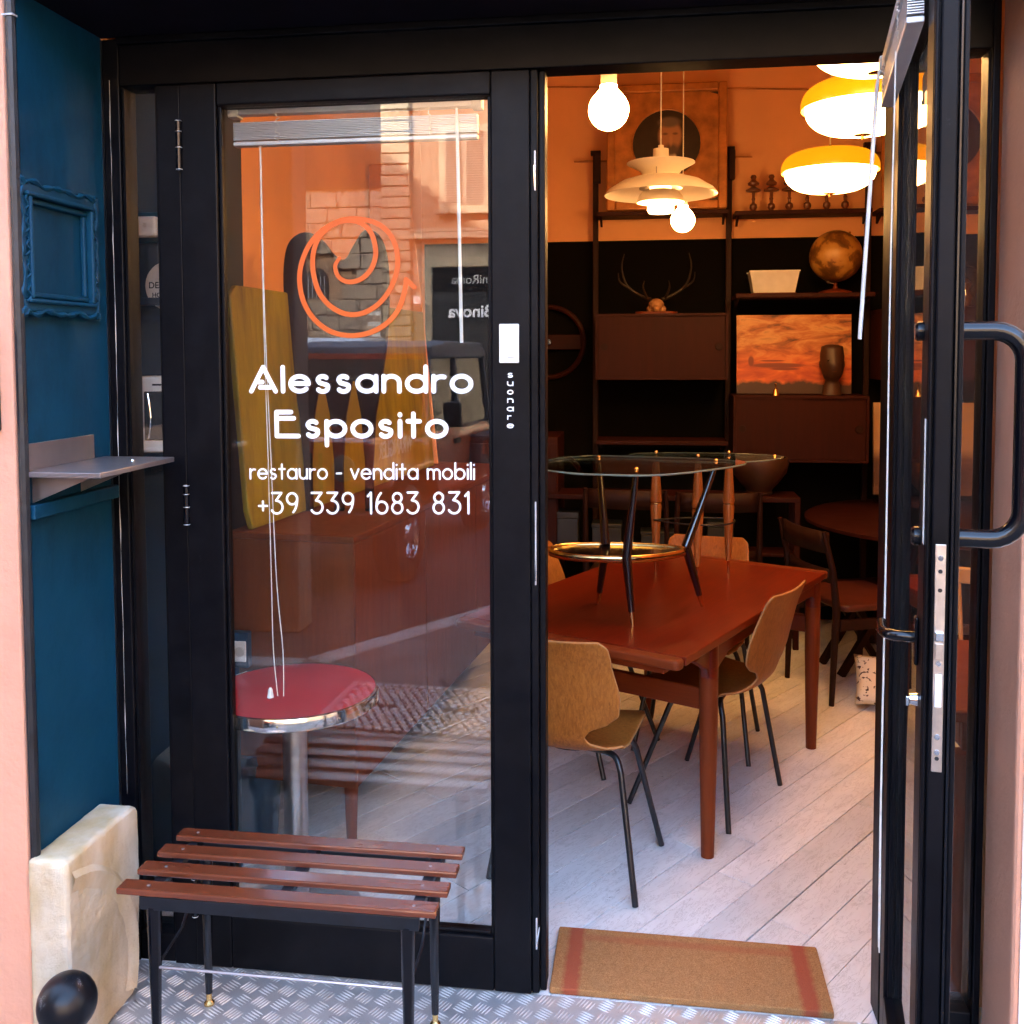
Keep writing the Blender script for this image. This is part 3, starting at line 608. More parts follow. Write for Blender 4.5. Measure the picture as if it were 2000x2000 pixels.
# ================================================================== OUTSIDE, IN THE RECESS
gp = bpy.data.objects.new('tread_plate', None); COL.objects.link(gp); gp['kind'] = 'structure'; gp['label'] = 'grey steel checker plate covering the ground of the recess'
MB().box(-1.127, 1.025, -.46, .0035, -.03, -.0005).build('sheet', 'plate', gp)
mb = MB(); CS = .050
for i in range(-24, 22):
    for j in range(-10, 1):
        cx, cy_ = i*CS+.5*CS*0, (j-.35)*CS
        if not(-1.11 < cx < 1.01 and -.45 < cy_ < -.012): continue
        base = radians(-28 if (i+j) % 2 else 62)
        for q in range(-2, 3):
            d = Vector((cos(base), sin(base), 0)); nn = Vector((-d.y, d.x, 0)); ctr = Vector((cx, cy_, 0))+nn*q*.0086; L = .0195; wv = .0023; h = .0021
            vs = [ctr-d*L, ctr+nn*wv-d*L*.2, ctr+nn*wv+d*L*.2, ctr+d*L, ctr-nn*wv+d*L*.2, ctr-nn*wv-d*L*.2, ctr-d*L*.55+Vector((0, 0, h)), ctr+d*L*.55+Vector((0, 0, h))]
            mb.add([Vector((p.x, p.y, p.z-.0006)) for p in vs], [(0, 1, 6), (1, 2, 7, 6), (2, 3, 7), (3, 4, 7), (4, 5, 6, 7), (5, 0, 6)])
mb.build('tread_bars', 'platebar', gp, kind='stuff', recalc=False)

# picture frame painted blue
pf = thing('picture_frame', 'ornate empty picture frame painted blue, on the blue side wall', 'picture frame', (-1.1275, -.22, 1.845))
# local: y along the wall, z up, x out of the wall
OY, OZ = .152, .150
for nm, lst in (('moulding', ((0, .012, OY-.012, OZ-.012, .0, .020), (.02, .036, OY-.045, OZ-.045, 0, .012))),):
    mb = MB()
    for sgn in (-1, 1):
        mb.box(.0, .017, -OY+.004, OY-.004, sgn*(OZ-.022)-.014, sgn*(OZ-.022)+.014); mb.box(0, .026, -OY+.02, OY-.02, sgn*(OZ-.032)-.005, sgn*(OZ-.032)+.005); mb.box(0, .013, -OY+.03, OY-.03, sgn*(OZ-.046)-.006, sgn*(OZ-.046)+.006)
        mb.box(.0, .0172, sgn*(OY-.022)-.014, sgn*(OY-.022)+.014, -OZ+.036, OZ-.036); mb.box(0, .0262, sgn*(OY-.032)-.005, sgn*(OY-.032)+.005, -OZ+.037, OZ-.037); mb.box(0, .0132, sgn*(OY-.046)-.006, sgn*(OY-.046)+.006, -OZ+.052, OZ-.052)
    mb.build('moulding', 'blue', pf, .004)
for sgn in (-1, 1):
    for vert in (0, 1):
        mb = MB(); pts = []
        for i in range(40):
            u = -1+2*i/39; hgt = .006*abs(sin(u*pi*2.2))+.004*cos(u*9)+(.012 if abs(u) > .9 else 0)
            a, b = u*(OY-.002), sgn*(OZ-.01+hgt*.8); pts.append((.016, a, b) if not vert else (.016, b*OY/OZ, a*OZ/OY))
        mb.tube(pts, [.006+.002*sin(i*1.1) for i in range(40)], 6); mb.build('carved_crest', 'blue', pf)
    for i in range(5):
        mb = MB(); y0 = sgn*(OY-.02); z0 = -.10+i*.05
        mb.tube(smooth_path([(.018, y0-.006, z0-.02), (.021, y0+.007, z0-.008), (.021, y0-.004, z0+.004), (.019, y0+.006, z0+.016), (.018, y0, z0+.021)], 4), .0025, 5); mb.build('scroll', 'blue', pf)
# steel shelf
sh = thing('steel_shelf', 'brushed steel shelf on a blue batten, fixed to the blue side wall', 'shelf', (-1.1278, 0, 1.344))
MB().box(0, .006, -.355, -.088, .0045, .064).build('splash_back', 'brushed', sh, .001); MB().box(.0005, .19, -.372, -.035, -.008, .004).build('top', 'brushed', sh, .0015)
MB().box(0, .026, -.362, -.012, -.105, -.072).build('batten', 'blue', sh, .003); MB().lathe([(0, .003), (.004, .003), (.005, 0)], (.13, -.13, .004), 8).build('bolt', 'chrome', sh)
for y in (-.33, -.14): MB().prism([(0.0005, -.009), (.15, -.009), (.0005, -.0715)], y-.003, y+.003, 'XZ').build('bracket', 'brushed', sh)
# stone slab with a carved arc
st = thing('stone_slab', 'cream stone slab with a carved arc, leaning on the blue wall', 'stone slab', (-1.1, -.28, 0), 0)
mb = MB()
poly = [(-.118, 0), (.150, 0), (.178, .04), (.196, .28), (.192, .462), (.168, .476), (-.118, .480), (-.116, .3)]
mb.prism(poly, -.026, .073, 'YZ'); body = mb.build('block', 'tufa', st, .011, 3)
sm_ = body.modifiers.new('dense', 'REMESH'); sm_.mode = 'VOXEL'; sm_.voxel_size = .006
tx = bpy.data.textures.new('pits', 'CLOUDS'); tx.noise_scale = .03; tx.noise_depth = 4; dm_ = body.modifiers.new('worn', 'DISPLACE'); dm_.texture = tx; dm_.strength = .0035; dm_.mid_level = .55
mb = MB(); R0 = .33; cpy, cpz = -.15, .12; n = 30
vs = []; prof = [(R0-.06, -.004), (R0-.024, .007), (R0-.010, .0095), (R0+.008, -.004)]
for i in range(n+1):
    a = radians(-18+110*i/n)
    for r, h in prof: vs.append((.0728+h, cpy+r*cos(a)*.97, cpz+r*sin(a)))
keep = [(i*4+k, i*4+k+1, (i+1)*4+k+1, (i+1)*4+k) for i in range(n) for k in range(3)]
def okf(f): return all(-.112 < vs[i][1] < .188 and .01 < vs[i][2] < .468 for i in f)
mb.add(vs, [f for f in keep if okf(f)], True); mb.build('carved_arc', 'tufa', st, recalc=False)
# black ball on its low stand
bb = thing('marble_ball', 'black veined marble ball in front of the stone slab', 'ball', (-.955, -.52, 0))
MB().sphere((0, 0, .250), .060, 32).build('ball', 'marble', bb); MB().lathe([(.05, 0), (.05, .02), (.018, .04), (.016, .15), (.03, .195), (.0, .196)], (0, 0, -.03), 20).build('stand', 'blackgloss', bb)

# slatted bench
be = thing('slatted_bench', 'low bench of four reddish wooden slats on black tapered legs', 'bench', (-.54, -.27, 0))
ZB = .44; yy = [.118, .039, -.041, -.121]; sk = [(-.345, .362), (-.352, .364), (-.358, .360), (-.363, .352)]
for y, (xa, xb) in zip(yy, sk):
    MB().box(xa, xb, y-.0215, y+.0215, ZB-.014, ZB).build('slat', 'slat', be, .003)
    for x in (-.298, .30): MB().lathe([(0, .0008), (.0035, .0006), (.004, 0)], (x, y, ZB), 8).build('screw', 'brushed', be)
    for x in (-.29, .29): 
        pass
for x in (-.298, 0, .30): MB().box(x-.012, x+.012, -.138, .136, ZB-.030, ZB-.0145).build('cross_bar', 'tube', be, .001)
for y in (-.135, .128): MB().box(-.31, .315, y-.006, y+.006, ZB-.044, ZB-.0155).build('side_rail', 'tube', be, .001)
for sx, fx in ((-1, -.283), (1, .288)):
    for sy, fy in ((-1, -.128), (1, .128)):
        lg = MB().tube([(fx, fy-.002*sy, ZB-.04), (fx, fy, .03)], [.0165, .0085], 14).build('leg', 'blackgloss', be); MB().lathe([(.007, .03), (.007, .012), (.013, .006), (.013, .0005), (0, .0005)], (fx, fy, 0), 14).build('foot', 'brass', lg)
    MB().tube([(fx, -.125, .255), (fx, 0, .275), (fx, .125, .40)], .0035, 6).build('brace', 'tube', be)
MB().tube([(-.283, -.13, .262), (.288, -.13, .262)], .0035, 6).build('stretcher', 'brushed', be)
# doormat
dm = tag(MB().prism(rounded(-.345, .345, 0, .265, .006), 0, .018, 'XY').build('doormat', 'coir', None, .004), 'tan coir doormat with red border stripes on the white planks', 'doormat'); dm.location = (.352, .006, .0008); dm.rotation_euler = (0, 0, radians(-.3))
# ================================================================== INSIDE
# ---------------- moulded plywood chairs
def interp(tab, t):
    for (a, va), (b, vb) in zip(tab, tab[1:]):
        if t <= b:
            k = (t-a)/(b-a); return va+(vb-va)*k
    return tab[-1][1]
def smooth_tab(tab, t):
    for i in range(len(tab)-1):
        if t <= tab[i+1][0]:
            k = (t-tab[i][0])/(tab[i+1][0]-tab[i][0]); k = k*k*(3-2*k); return tab[i][1]+(tab[i+1][1]-tab[i][1])*k
    return tab[-1][1]
prof = smooth_path([(0, .215, .425), (0, .19, .443), (0, .10, .446), (0, 0, .437), (0, -.09, .434), (0, -.145, .447), (0, -.178, .485), (0, -.195, .545), (0, -.215, .63), (0, -.24, .72), (0, -.272, .80)], 8)
def make_chair(label):
    t = thing('plywood_chair', label, 'chair', group='plywood chairs around the dining table')
    N = len(prof); L = [0]
    for a, b in zip(prof, prof[1:]): L.append(L[-1]+(b-a).length)
    wtab = [(0, .30), (.03, .36), (.10, .39), (.36, .385), (.44, .36), (.50, .27), (.55, .185), (.575, .17), (.605, .20), (.64, .32), (.675, .378), (.75, .388), (.90, .355), (.965, .345), (1.0, .30)]
    M = 16; vs = []
    for i, p in enumerate(prof):
        s = L[i]/L[-1]; wd = smooth_tab(wtab, s)/2
        d = (prof[min(i+1, N-1)]-prof[max(i-1, 0)]).normalized(); nn = Vector((0, d.z, -d.y))  # front / upper side
        nn = Vector((0, -d.z, d.y)) if nn.z < 0 and s < .5 else nn
        nn = Vector((0, d.z, -d.y)); nn = nn if (nn.z > 0 or nn.y > 0) else -nn
        for k in range(M+1):
            u = -1+2*k/M; curv = (.012 if s < .42 else .022)*(u*u)*(wd/.19)**2
            vs.append(p+Vector((u*wd, 0, 0))+nn*curv)
    mb = MB(); mb.add(vs, [(i*(M+1)+k, i*(M+1)+k+1, (i+1)*(M+1)+k+1, (i+1)*(M+1)+k) for i in range(N-1) for k in range(M)], True)
    o = mb.build('seat_shell', 'ply', t, sharp=80); o.data.materials.append(MATS['plyside'])
    so_ = o.modifiers.new('solid', 'SOLIDIFY'); so_.thickness = .010; so_.offset = 0; so_.material_offset_rim = 1; so_.use_rim = True
    sb_ = o.modifiers.new('sub', 'SUBSURF'); sb_.levels = 1; sb_.render_levels = 1
    for sx in (-1, 1):
        for sy, fy, ty in ((-1, -.145, -.05), (1, .235, .06)):
            pts = smooth_path([(sx*.03, ty, .416), (sx*.12, ty+sy*.015, .416), (sx*.155, ty+sy*.03, .405), (sx*.172, ty+sy*.045, .37)], 4)+[Vector((sx*.228, fy, .004))]
            MB().tube(pts, .0095, 10).build('leg', 'tube', t)
    MB().lathe([(0, .012), (.085, .012), (.09, 0), (0, 0)], (0, 0, .414), 20).build('mount', 'tube', t)
    return t
ch0 = make_chair('honey plywood chair with worn back, nearest the closed glass door'); ch0.location = (.023, .61, 0); ch0.rotation_euler = (0, 0, radians(-12))
def facing(x, y): return atan2(y, x)-pi/2
dup(ch0, 'plywood chair pushed in on the long side of the table nearest the open door', (.50, 1.165, 0), facing(-.88, .48))
dup(ch0, 'plywood chair half hidden by the door frame, on the far long side of the table', (-.02, 1.56, 0), facing(.893, -.45))
dup(ch0, 'plywood chair at the far short end of the table', (.46, 1.72, 0), facing(-.2, -1))
# ---------------- dining table
ud2 = Vector((.45, .893)); nd2 = Vector((-.893, .45)); org = Vector((.336, .44)); rz = atan2(ud2.y, ud2.x)-pi/2
dt = thing('dining_table', 'long red teak dining table with round tapered legs', 'table', (org.x, org.y, 0), rz)
# local y along the table, local -x towards its far long side
Wt, Lt = .815, 1.42; ZT = .722
MB().prism(rounded(-Wt, 0, .05, Lt-.05, .004), ZT-.026, ZT, 'XY').build('top', 'teak', dt, .006, 3)
for y0, y1 in ((0, .0485), (Lt-.0485, Lt)): MB().prism(rounded(-Wt, 0, y0, y1, .018), ZT-.030, ZT-.0006, 'XY').build('end_board', 'teakx', dt, .008, 3)
for x0, x1 in ((-.058, -.03), (-Wt+.03, -Wt+.058)):
    a = [(.30, ZT-.029), (1.37, ZT-.029), (1.37, .61), (1.30, .635), (.9, .645), (.45, .635), (.36, .60), (.30, .56), (.275, .62), (.18, .67)]
    MB().prism(a, x0, x1, 'YZ').build('apron', 'teak', dt, .005)
legp = [(-.044, .318), (-.044, 1.356), (-.772, .318), (-.772, 1.356)]
q = Vector((-.29, 1.03))-org; legp[2] = (-q.dot(nd2)+.03, q.dot(ud2)+.03)
for x, y in legp: MB().tube([(x, y, .585), (x, y, .40), (x, y, 0.001)], [.030, .029, .0205], 20).build('leg', 'teakz', dt)
for x, y in legp: MB().tube([(x, y, ZT-.028), (x, y, .584)], [.03, .0305], 20).build('leg_head', 'teak', dt)
MB().box(legp[2][0], legp[0][0], .306, .330, .475, .545).build('stretcher', 'teakx', dt, .005); MB().box(legp[3][0], legp[1][0], 1.344, 1.368, .475, .545).build('stretcher', 'teakx', dt, .005)
# pulled-out leaf under the near end
MB().box(-Wt+.06, -.06, .03, .28, ZT-.055, ZT-.032).build('drawn_leaf', 'teakx', dt, .004)

# ---------------- cocktail table with black legs on the dining table
c1 = thing('cocktail_table', 'small glass topped table with ebony legs and brass tray, standing on the dining table', 'table', (.22, 1.0, ZT))
def rel(p, c=(.22, 1.0, ZT)): return (p[0]-c[0], p[1]-c[1], p[2]-c[2])
for foot, knee, top in (((.2, .807), (.179, .806), (.21, .797)), ((.073, 1.08), (.104, .99), (.072, 1.153)), ((.437, 1.076), (.376, 1.0), (.48, 1.08))):
    f, k, tp = rel((*foot, ZT)), rel((*knee, .945)), rel((*top, 1.222))
    F, K = Vector(f), Vector(k); b = F+(K-F)*.2
    lg = MB().tube([b, K, ], [.0105, .0165], 12).tube([K, tp], [.0165, .009], 12).build('leg', 'ebony', c1)
    MB().tube([F, b], [.0055, .0092], 10).build('tip', 'brass', lg); MB().sphere((tp[0], tp[1], tp[2]+.012), .0075, 10, (1, 1, .8)).build('stud', 'brass', lg)
tri = [(.10, .69), (.28, .70), (.47, .88), (.58, 1.06), (.49, 1.17), (.25, 1.22), (.03, 1.24), (-.10, 1.10), (-.12, .88), (-.03, .74)]
pl = smooth_path([rel((x, y, 1.226)) for x, y in tri], 5, True)
MB().prism([(p.x, p.y) for p in pl], 1.223-ZT, 1.231-ZT, 'XY').build('glass_top', 'tableglass', c1); MB().tube([(p.x, p.y, 1.227-ZT) for p in pl+[pl[0]]], .0034, 6).build('glass_edge', 'glassedge', c1)
trp = smooth_path([rel((x, y, .93)) for x, y in ((-.085, .90), (.0, .815), (.17, .80), (.31, .87), (.375, .97), (.28, 1.02), (.10, 1.03), (-.04, .99))], 5, True)
MB().prism([(p.x, p.y) for p in trp], .935-ZT, .941-ZT, 'XY').build('tray', 'ebony', c1); mb = MB(); n = len(trp); vs = []
for p in trp: vs += [(p.x, p.y, .926-ZT), (p.x, p.y, .950-ZT)]
mb.add(vs, [(2*i, 2*((i+1) % n), 2*((i+1) % n)+1, 2*i+1) for i in range(n)], True); o = mb.build('rim', 'brass', c1, recalc=False); m = o.modifiers.new('s', 'SOLIDIFY'); m.thickness = .004
# ---------------- cocktail table with turned legs
c2c = (.43, 1.55, ZT); c2 = thing('cocktail_table', 'glass topped table with turned honey wood legs, standing on the dining table', 'table', c2c)
for x, y in ((.279, 1.586), (.566, 1.603), (.438, 1.464)):
    x -= c2c[0]; y -= c2c[1]
    lg = MB().lathe([(.009, .055), (.013, .10), (.0225, .27), (.0205, .2795)], (x, y, 0), 16).lathe([(.0215, .2865), (.0235, .295), (.014, .43), (.011, .468)], (x, y, 0), 16).build('leg', 'honey', c2)
    MB().lathe([(0, 0), (.004, .001), (.0055, .05), (.009, .056)], (x, y, 0), 10).build('tip', 'brass', lg); MB().lathe([(.019, .2795), (.0222, .281), (.0222, .285), (.019, .2865)], (x, y, 0), 16).build('band', 'brass', lg); MB().sphere((x, y, .487), .0075, 10).build('stud', 'brass', lg)
pl = smooth_path([(-.26, -.02, 0), (-.16, -.16, 0), (.05, -.20, 0), (.25, -.12, 0), (.34, .04, 0), (.18, .13, 0), (-.05, .14, 0), (-.22, .10, 0)], 5, True)
MB().prism([(p.x, p.y) for p in pl], .4705, .478, 'XY').build('glass_top', 'tableglass', c2); MB().tube([(p.x, p.y, .4742) for p in pl+[pl[0]]], .003, 6).build('glass_edge', 'glassedge', c2)
MB().tube(smooth_path([(-.16, -.0, .22), (-.07, -.075, .22), (.03, -.10, .22), (.13, -.06, .22), (.15, .05, .22), (0, .07, .22), (-.16, 0, .22)], 5), .0035, 6).build('wire_ring', 'tube', c2)

# ---------------- lamps
def hang(t, x0z, top=3.6, r=.003, mat='cord'): MB().tube([(0, 0, x0z), (0, 0, top-t.location.z)], r, 6).build('cable', mat, t); MB().lathe([(0, .0), (.04, 0), (.045, -.02), (.01, -.035), (0, -.035)], (0, 0, top-t.location.z), 16).build('ceiling_rose', 'bulbbase', t)
def globe_bulb(label, loc, r):
    t = thing('globe_bulb', label, 'light bulb', loc, 0, 'hanging globe bulbs')
    prof_ = [(0, -r)]+[(r*sin(a), -r*cos(a)) for a in [pi*i/18 for i in range(1, 14)]]+[(r*.44, r*1.02), (r*.42, r*1.2)]
    MB().lathe(prof_, (0, 0, 0), 28).build('bulb', 'bulb', t); MB().lathe([(r*.42, r*1.21), (r*.40, r*1.22), (r*.40, r*2.0), (r*.34, r*2.06), (0, r*2.07)], (0, 0, 0), 20).build('socket', 'bulbbase', t); hang(t, r*2.05); return t
globe_bulb('large round glowing bulb hanging left of the layered pendant', (.115, .9, 2.398), .066)
globe_bulb('small round glowing bulb hanging just below the layered pendant', (.409, 2.5, 2.247), .058)
ph = thing('layered_pendant', 'layered cream metal pendant lamp in front of the portrait', 'pendant lamp', (.296, 1.95, 2.2))
MB().lathe([(0, .297), (.012, .296), (.012, .284), (.033, .280), (.034, .225), (.0, .225)], n=24).build('canister', 'shade', ph)
MB().lathe([(.034, .224), (.05, .218), (.145, .222), (.146, .219), (.09, .19), (.072, .166), (.070, .168), (.086, .192), (.134, .217)], n=36).build('top_shade', 'shade', ph)
MB().lathe([(.066, .160), (.11, .160), (.17, .142), (.225, .108), (.243, .086), (.241, .084), (.222, .104), (.168, .137), (.11, .154), (.066, .155)], n=48).build('main_shade', 'shade', ph)
MB().lathe([(.045, .124), (.092, .116), (.093, .112), (.045, .118)], n=32).build('ring', 'brushed', ph)
MB().lathe([(.05, .108), (.075, .100), (.095, .078), (.103, .052), (.101, .052), (.092, .076), (.073, .096), (.05, .103)], n=36).build('lower_shade', 'shade', ph)
MB().lathe([(.0, .16), (.046, .158), (.046, .102), (.0, .1)], n=24).build('lit_core', 'phglow', ph); MB().lathe([(.085, .050), (.056, .046), (.057, .020), (.05, .008), (0, .006)], n=28).build('diffuser', 'opal', ph)
for a in (0, 2.1, 4.2): MB().tube([(.088*cos(a+.3), .088*sin(a+.3), .216), (.092*cos(a+.3), .092*sin(a+.3), .112)], .0025, 6).build('strut', 'brushed', ph)
hang(ph, .296)
def amber(label, loc, s=1.0):
    t = thing('amber_pendant', label, 'pendant lamp', loc, 0, 'pendants with amber shades'); R_ = .211*s
    MB().lathe([(max(0, p.x), p.z) for p in smooth_path([(a, 0, b) for a, b in [(0, .100*s), (R_*.35, .099*s), (R_*.7, .088*s), (R_*.9, .066*s), (R_*.985, .035*s), (R_, .008*s), (R_*.985, .002*s), (R_*.965, .03*s), (R_*.88, .058*s), (R_*.6, .082*s), (0, .09*s)]], 4)], n=72).build('shade', MATS['amber'], t)
    MB().lathe([(max(0, p.x), p.z) for p in smooth_path([(a, 0, b) for a, b in [(R_*.93, .03*s), (R_*.93, .0), (R_*.88, -.035*s), (R_*.72, -.066*s), (R_*.45, -.084*s), (0, -.089*s)]], 5)], n=72).build('diffuser', 'opal', t)
    MB().lathe([(0, -.089*s), (.028*s, -.091*s), (.03*s, -.094*s), (.006*s, -.097*s), (.005*s, -.108*s), (0, -.109*s)], n=20).build('finial', 'brass', t)
    MB().lathe([(.006, .12*s), (.010, .1*s), (0, .1*s)], n=10).build('cable_grip', 'tube', t); hang(t, .1*s); return t
m, n_, b_ = newmat('amber'); b_.inputs['Base Color'].default_value = (.70, .19, .003, 1); b_.inputs['Roughness'].default_value = .3; b_.inputs['Emission Color'].default_value = (1, .34, .004, 1); b_.inputs['Emission Strength'].default_value = .05; MATS['amber'] = m
amber('lowest and farthest of the three amber pendants, above the globe', (1.043, 2.2, 2.405))
amber('middle one of the three amber pendants, partly behind the open door', (.975, 1.2, 2.445), .98)
amber('amber pendant cut off by the door head, uppermost of the three', (.893, .6, 2.492), .97)

# ---------------- back wall: shelving system
ws = thing('wall_shelving', 'dark teak shelving system with posts and cabinets on the back wall', 'shelving', (0, 3.6, 0))
for x in (-.072, .714, 1.505, 2.29):
    MB().box(x-.016, x+.016, -.018, .018, .05, 2.79).build('post', 'darkwood', ws, .003)
    MB().box(x-.03, x+.03, -.02, .02, 2.79, 2.815).build('post_cap', 'darkwood', ws, .003); MB().box(x-.008, x+.03, -.05, .0, 2.62, 2.79).build('bracket', 'darkwood', ws, .003)
    MB().tube([(x-.13, -.01, 2.755), (x+.13, -.01, 2.752)], .006, 6).build('wall_rod', 'gilt', ws)
def shelf(x0, x1, z, d=.26, nm='shelf'): 
    s_ = MB().box(x0, x1, -d, -.02, z-.024, z).build(nm, 'unitx', ws, .003)
    for x in (x0+.02, x1-.02): MB().prism([(-.05, z-.0245), (-d+.03, z-.0245), (-.05, z-.07)], x-.006, x+.006, 'YZ').build('bracket', 'darkwood', s_)
shelf(-.054, .696, 2.425, .2); shelf(.732, 1.487, 2.412, .2); shelf(1.523, 2.27, 2.412, .2); shelf(.732, 1.487, 1.937, .3); shelf(-.054, .696, 1.10, .3); shelf(1.523, 2.27, 1.845, .3)
def cabinet(x0, x1, z0, z1, d=.34):
    c = MB().box(x0, x1, -d+.02, -.02, z0, z1).build('cabinet', 'unitx', ws, .002)
    MB().box(x0, x1, -d, -d+.0195, z1-.014, z1).build('edge', 'unitx', c); MB().box(x0, x1, -d, -d+.0195, z0, z0+.014).build('edge', 'unitx', c); MB().box(x0, x0+.014, -d, -d+.0195, z0+.0145, z1-.0145).build('edge', 'unitx', c); MB().box(x1-.014, x1, -d, -d+.0195, z0+.0145, z1-.0145).build('edge', 'unitx', c)
    xm = (x0+x1)/2; MB().box(x0+.016, xm+.01, -d+.006, -d+.012, z0+.016, z1-.016).build('sliding_door', 'unit', c); MB().box(xm-.01, x1-.016, -d+.013, -d+.018, z0+.016, z1-.016).build('sliding_door', 'unit', c)
    for x in (x0+.05, x1-.05): MB().lathe([(0, -.001), (.02, -.002), (.022, .004)], (x, -d+.006, (z0+z1)/2), 14, (0, 1, 0)).build('finger_pull', 'darkwood', c)
cabinet(-.054, .690, 1.453, 1.828); cabinet(.722, 1.457, .99, 1.362); cabinet(1.523, 2.27, 1.45, 1.82)
# portraits
def portrait(label, loc, tilt):
    t = thing('framed_portrait', label, 'painting', loc); t.rotation_euler = (tilt, 0, 0); HX, HZ = .345, .365
    for sgn in (-1, 1):
        for nm, a0, a1, d in (('frame_side', HX-.05, HX, .035), ):
            MB().box(min(sgn*a0, sgn*a1), max(sgn*a0, sgn*a1), -d, 0, -HZ, HZ).build('frame_side', 'gilt', t, .01, 3); MB().box(-HX+.0505, HX-.0505, -d, 0, min(sgn*(HZ-.05), sgn*HZ), max(sgn*(HZ-.05), sgn*HZ)).build('frame_side', 'gilt', t, .01, 3)
    n = 40; OUT = [(HX-.05, -HZ+.05), (HX-.05, HZ-.05), (-HX+.05, HZ-.05), (-HX+.05, -HZ+.05)]
    vs = []; R1 = .20
    for i in range(n):
        a = 2*pi*i/n; ca, sa = cos(a), sin(a); k = min((HX-.05)/max(abs(ca), 1e-6), (HZ-.05)/max(abs(sa), 1e-6)); vs += [(ca*R1, -.012, sa*R1+.02), (ca*k, -.014, sa*k)]
    mb = MB(); mb.add(vs, [(2*i, 2*i+1, 2*((i+1) % n)+1, 2*((i+1) % n)) for i in range(n)]); mb.build('gilt_mount', 'gilt', t)
    MB().box(-HX+.051, HX-.051, -.008, -.002, -HZ+.051, HZ-.051).build('canvas', 'portrait', t); MB().tube([(R1*cos(2*pi*i/n), -.013, R1*sin(2*pi*i/n)+.02) for i in range(n+1)], .006, 6).build('oval_bead', 'gilt', t)
    return t
portrait('gilt framed oval portrait of a man in dark clothes behind the layered pendant', (.345, 3.475, 2.797), radians(-3))
portrait('gilt framed oval portrait seen beside the open door on the upper shelf', (1.885, 3.475, 2.785), radians(-3))
MB().tube([(-1.1, 3.648, 3.25), (.3, 3.648, 3.19), (1.2, 3.648, 3.14), (3.1, 3.648, 3.1)], .005, 6).build('wall_cable', 'gilt')
tag(bpy.data.objects['wall_cable'], 'thin cable stretched across the upper orange wall', 'cable')
# turned finials
names = ['turned metal finial on the upper shelf, first from the layered pendant', 'turned metal finial on the upper shelf, second from the layered pendant', 'turned metal finial on the upper shelf, third from the layered pendant', 'turned finial below the amber pendant, fourth in the shelf row', 'turned finial below the amber pendant, fifth in the shelf row', 'turned finial on the upper shelf, last of the row towards the open door']
pr = [(0, 0), (.03, .0), (.03, .006), (.012, .012), (.022, .028), (.02, .045), (.009, .055), (.0085, .07), (.012, .078), (.0085, .085), (.009, .115), (.042, .122), (.044, .130), (.02, .142), (.012, .15), (.03, .158), (.033, .168), (.014, .185), (.012, .192), (.018, .203), (.012, .214), (0, .217)]
f0 = None
for x, nm in zip((.843, .944, 1.045, 1.145, 1.253, 1.355), names):
    if f0 is None:
        f0 = MB().lathe(pr, n=18).build('turned_finial', 'clay'); f0.data.materials[0] = MATS['ebony2'] if 'ebony2' in MATS else plain('ebony2', (.13, .038, .012), .35, .1, var=.2); o = f0
    else: o = f0.copy(); COL.objects.link(o)
    o.location = (x, 3.49, 2.4125); tag(o, nm, 'finial', 'turned finials on the upper shelf')
# globe
gb = thing('terrestrial_globe', 'antique brown globe on a wooden foot on the shelf', 'globe', (1.30, 3.45, 1.938))
MB().sphere((0, 0, .213), .146, 36).build('ball', 'globemap', gb); MB().lathe([(0, 0), (.09, 0), (.092, .01), (.07, .018), (.015, .03), (.009, .05), (.012, .062), (0, .065)], n=24).build('foot', 'teakx', gb)
MB().tube([(.0, 0, .06), (-.045, 0, .065), (-.06, 0, .08)], .005, 6).build('arm', 'chrome', gb); MB().sphere((.075, 0, .345), .007, 8).build('pole_pin', 'brass', gb)
# metal box planter
pb = thing('metal_planter', 'silvery tapered metal box on the shelf beside the globe', 'planter', (.954, 3.45, 1.938))
vs = [(-.115, -.06, .008), (.115, -.06, .008), (.115, .06, .008), (-.115, .06, .008), (-.137, -.075, .128), (.137, -.075, .128), (.137, .075, .128), (-.137, .075, .128)]
MB().add(vs, [(0, 1, 2, 3), (0, 4, 5, 1), (1, 5, 6, 2), (2, 6, 7, 3), (3, 7, 4, 0)]).build('tub', 'silver', pb); MB().box(-.12, .12, -.065, .065, 0, .0075).build('base', 'teakx', pb)
for s_ in (-1, 1): MB().box(-.141, .141, s_*.077-.003, s_*.077+.003, .126, .133).build('lip', 'silver', pb)
# antlers
an = thing('antler_trophy', 'small skull with branching antlers on top of the left cabinet', 'antlers', (.29, 3.42, 1.829))
sk_ = MB().sphere((0, -.01, .055), .05, 14, (.9, 1, .75)).sphere((0, -.045, .03), .03, 12, (.8, 1.3, .8)); sk_.sphere((-.035, -.01, .03), .022, 10).sphere((.035, -.01, .03), .022, 10); sk_.build('skull', 'bone', an)
MB().prism(rounded(-.12, .12, -.08, .08, .05), 0, .014, 'XY').build('plinth', 'teakx', an)
for s_ in (-1, 1):
    mb = MB(); mb.tube(smooth_path([(s_*.03, 0, .085), (s_*.09, .03, .11), (s_*.17, .03, .17), (s_*.20, .0, .27), (s_*.185, -.02, .35)], 4), [.012-.0006*i for i in range(17)], 8)
    mb.tube(smooth_path([(s_*.05, .01, .09), (s_*.075, -.03, .15), (s_*.07, -.05, .19)], 4), [.008-.0007*i for i in range(9)], 7); mb.tube(smooth_path([(s_*.15, .03, .15), (s_*.21, 0, .19), (s_*.22, -.02, .24)], 4), [.008-.0007*i for i in range(9)], 7); mb.build('antler', 'horn', an)
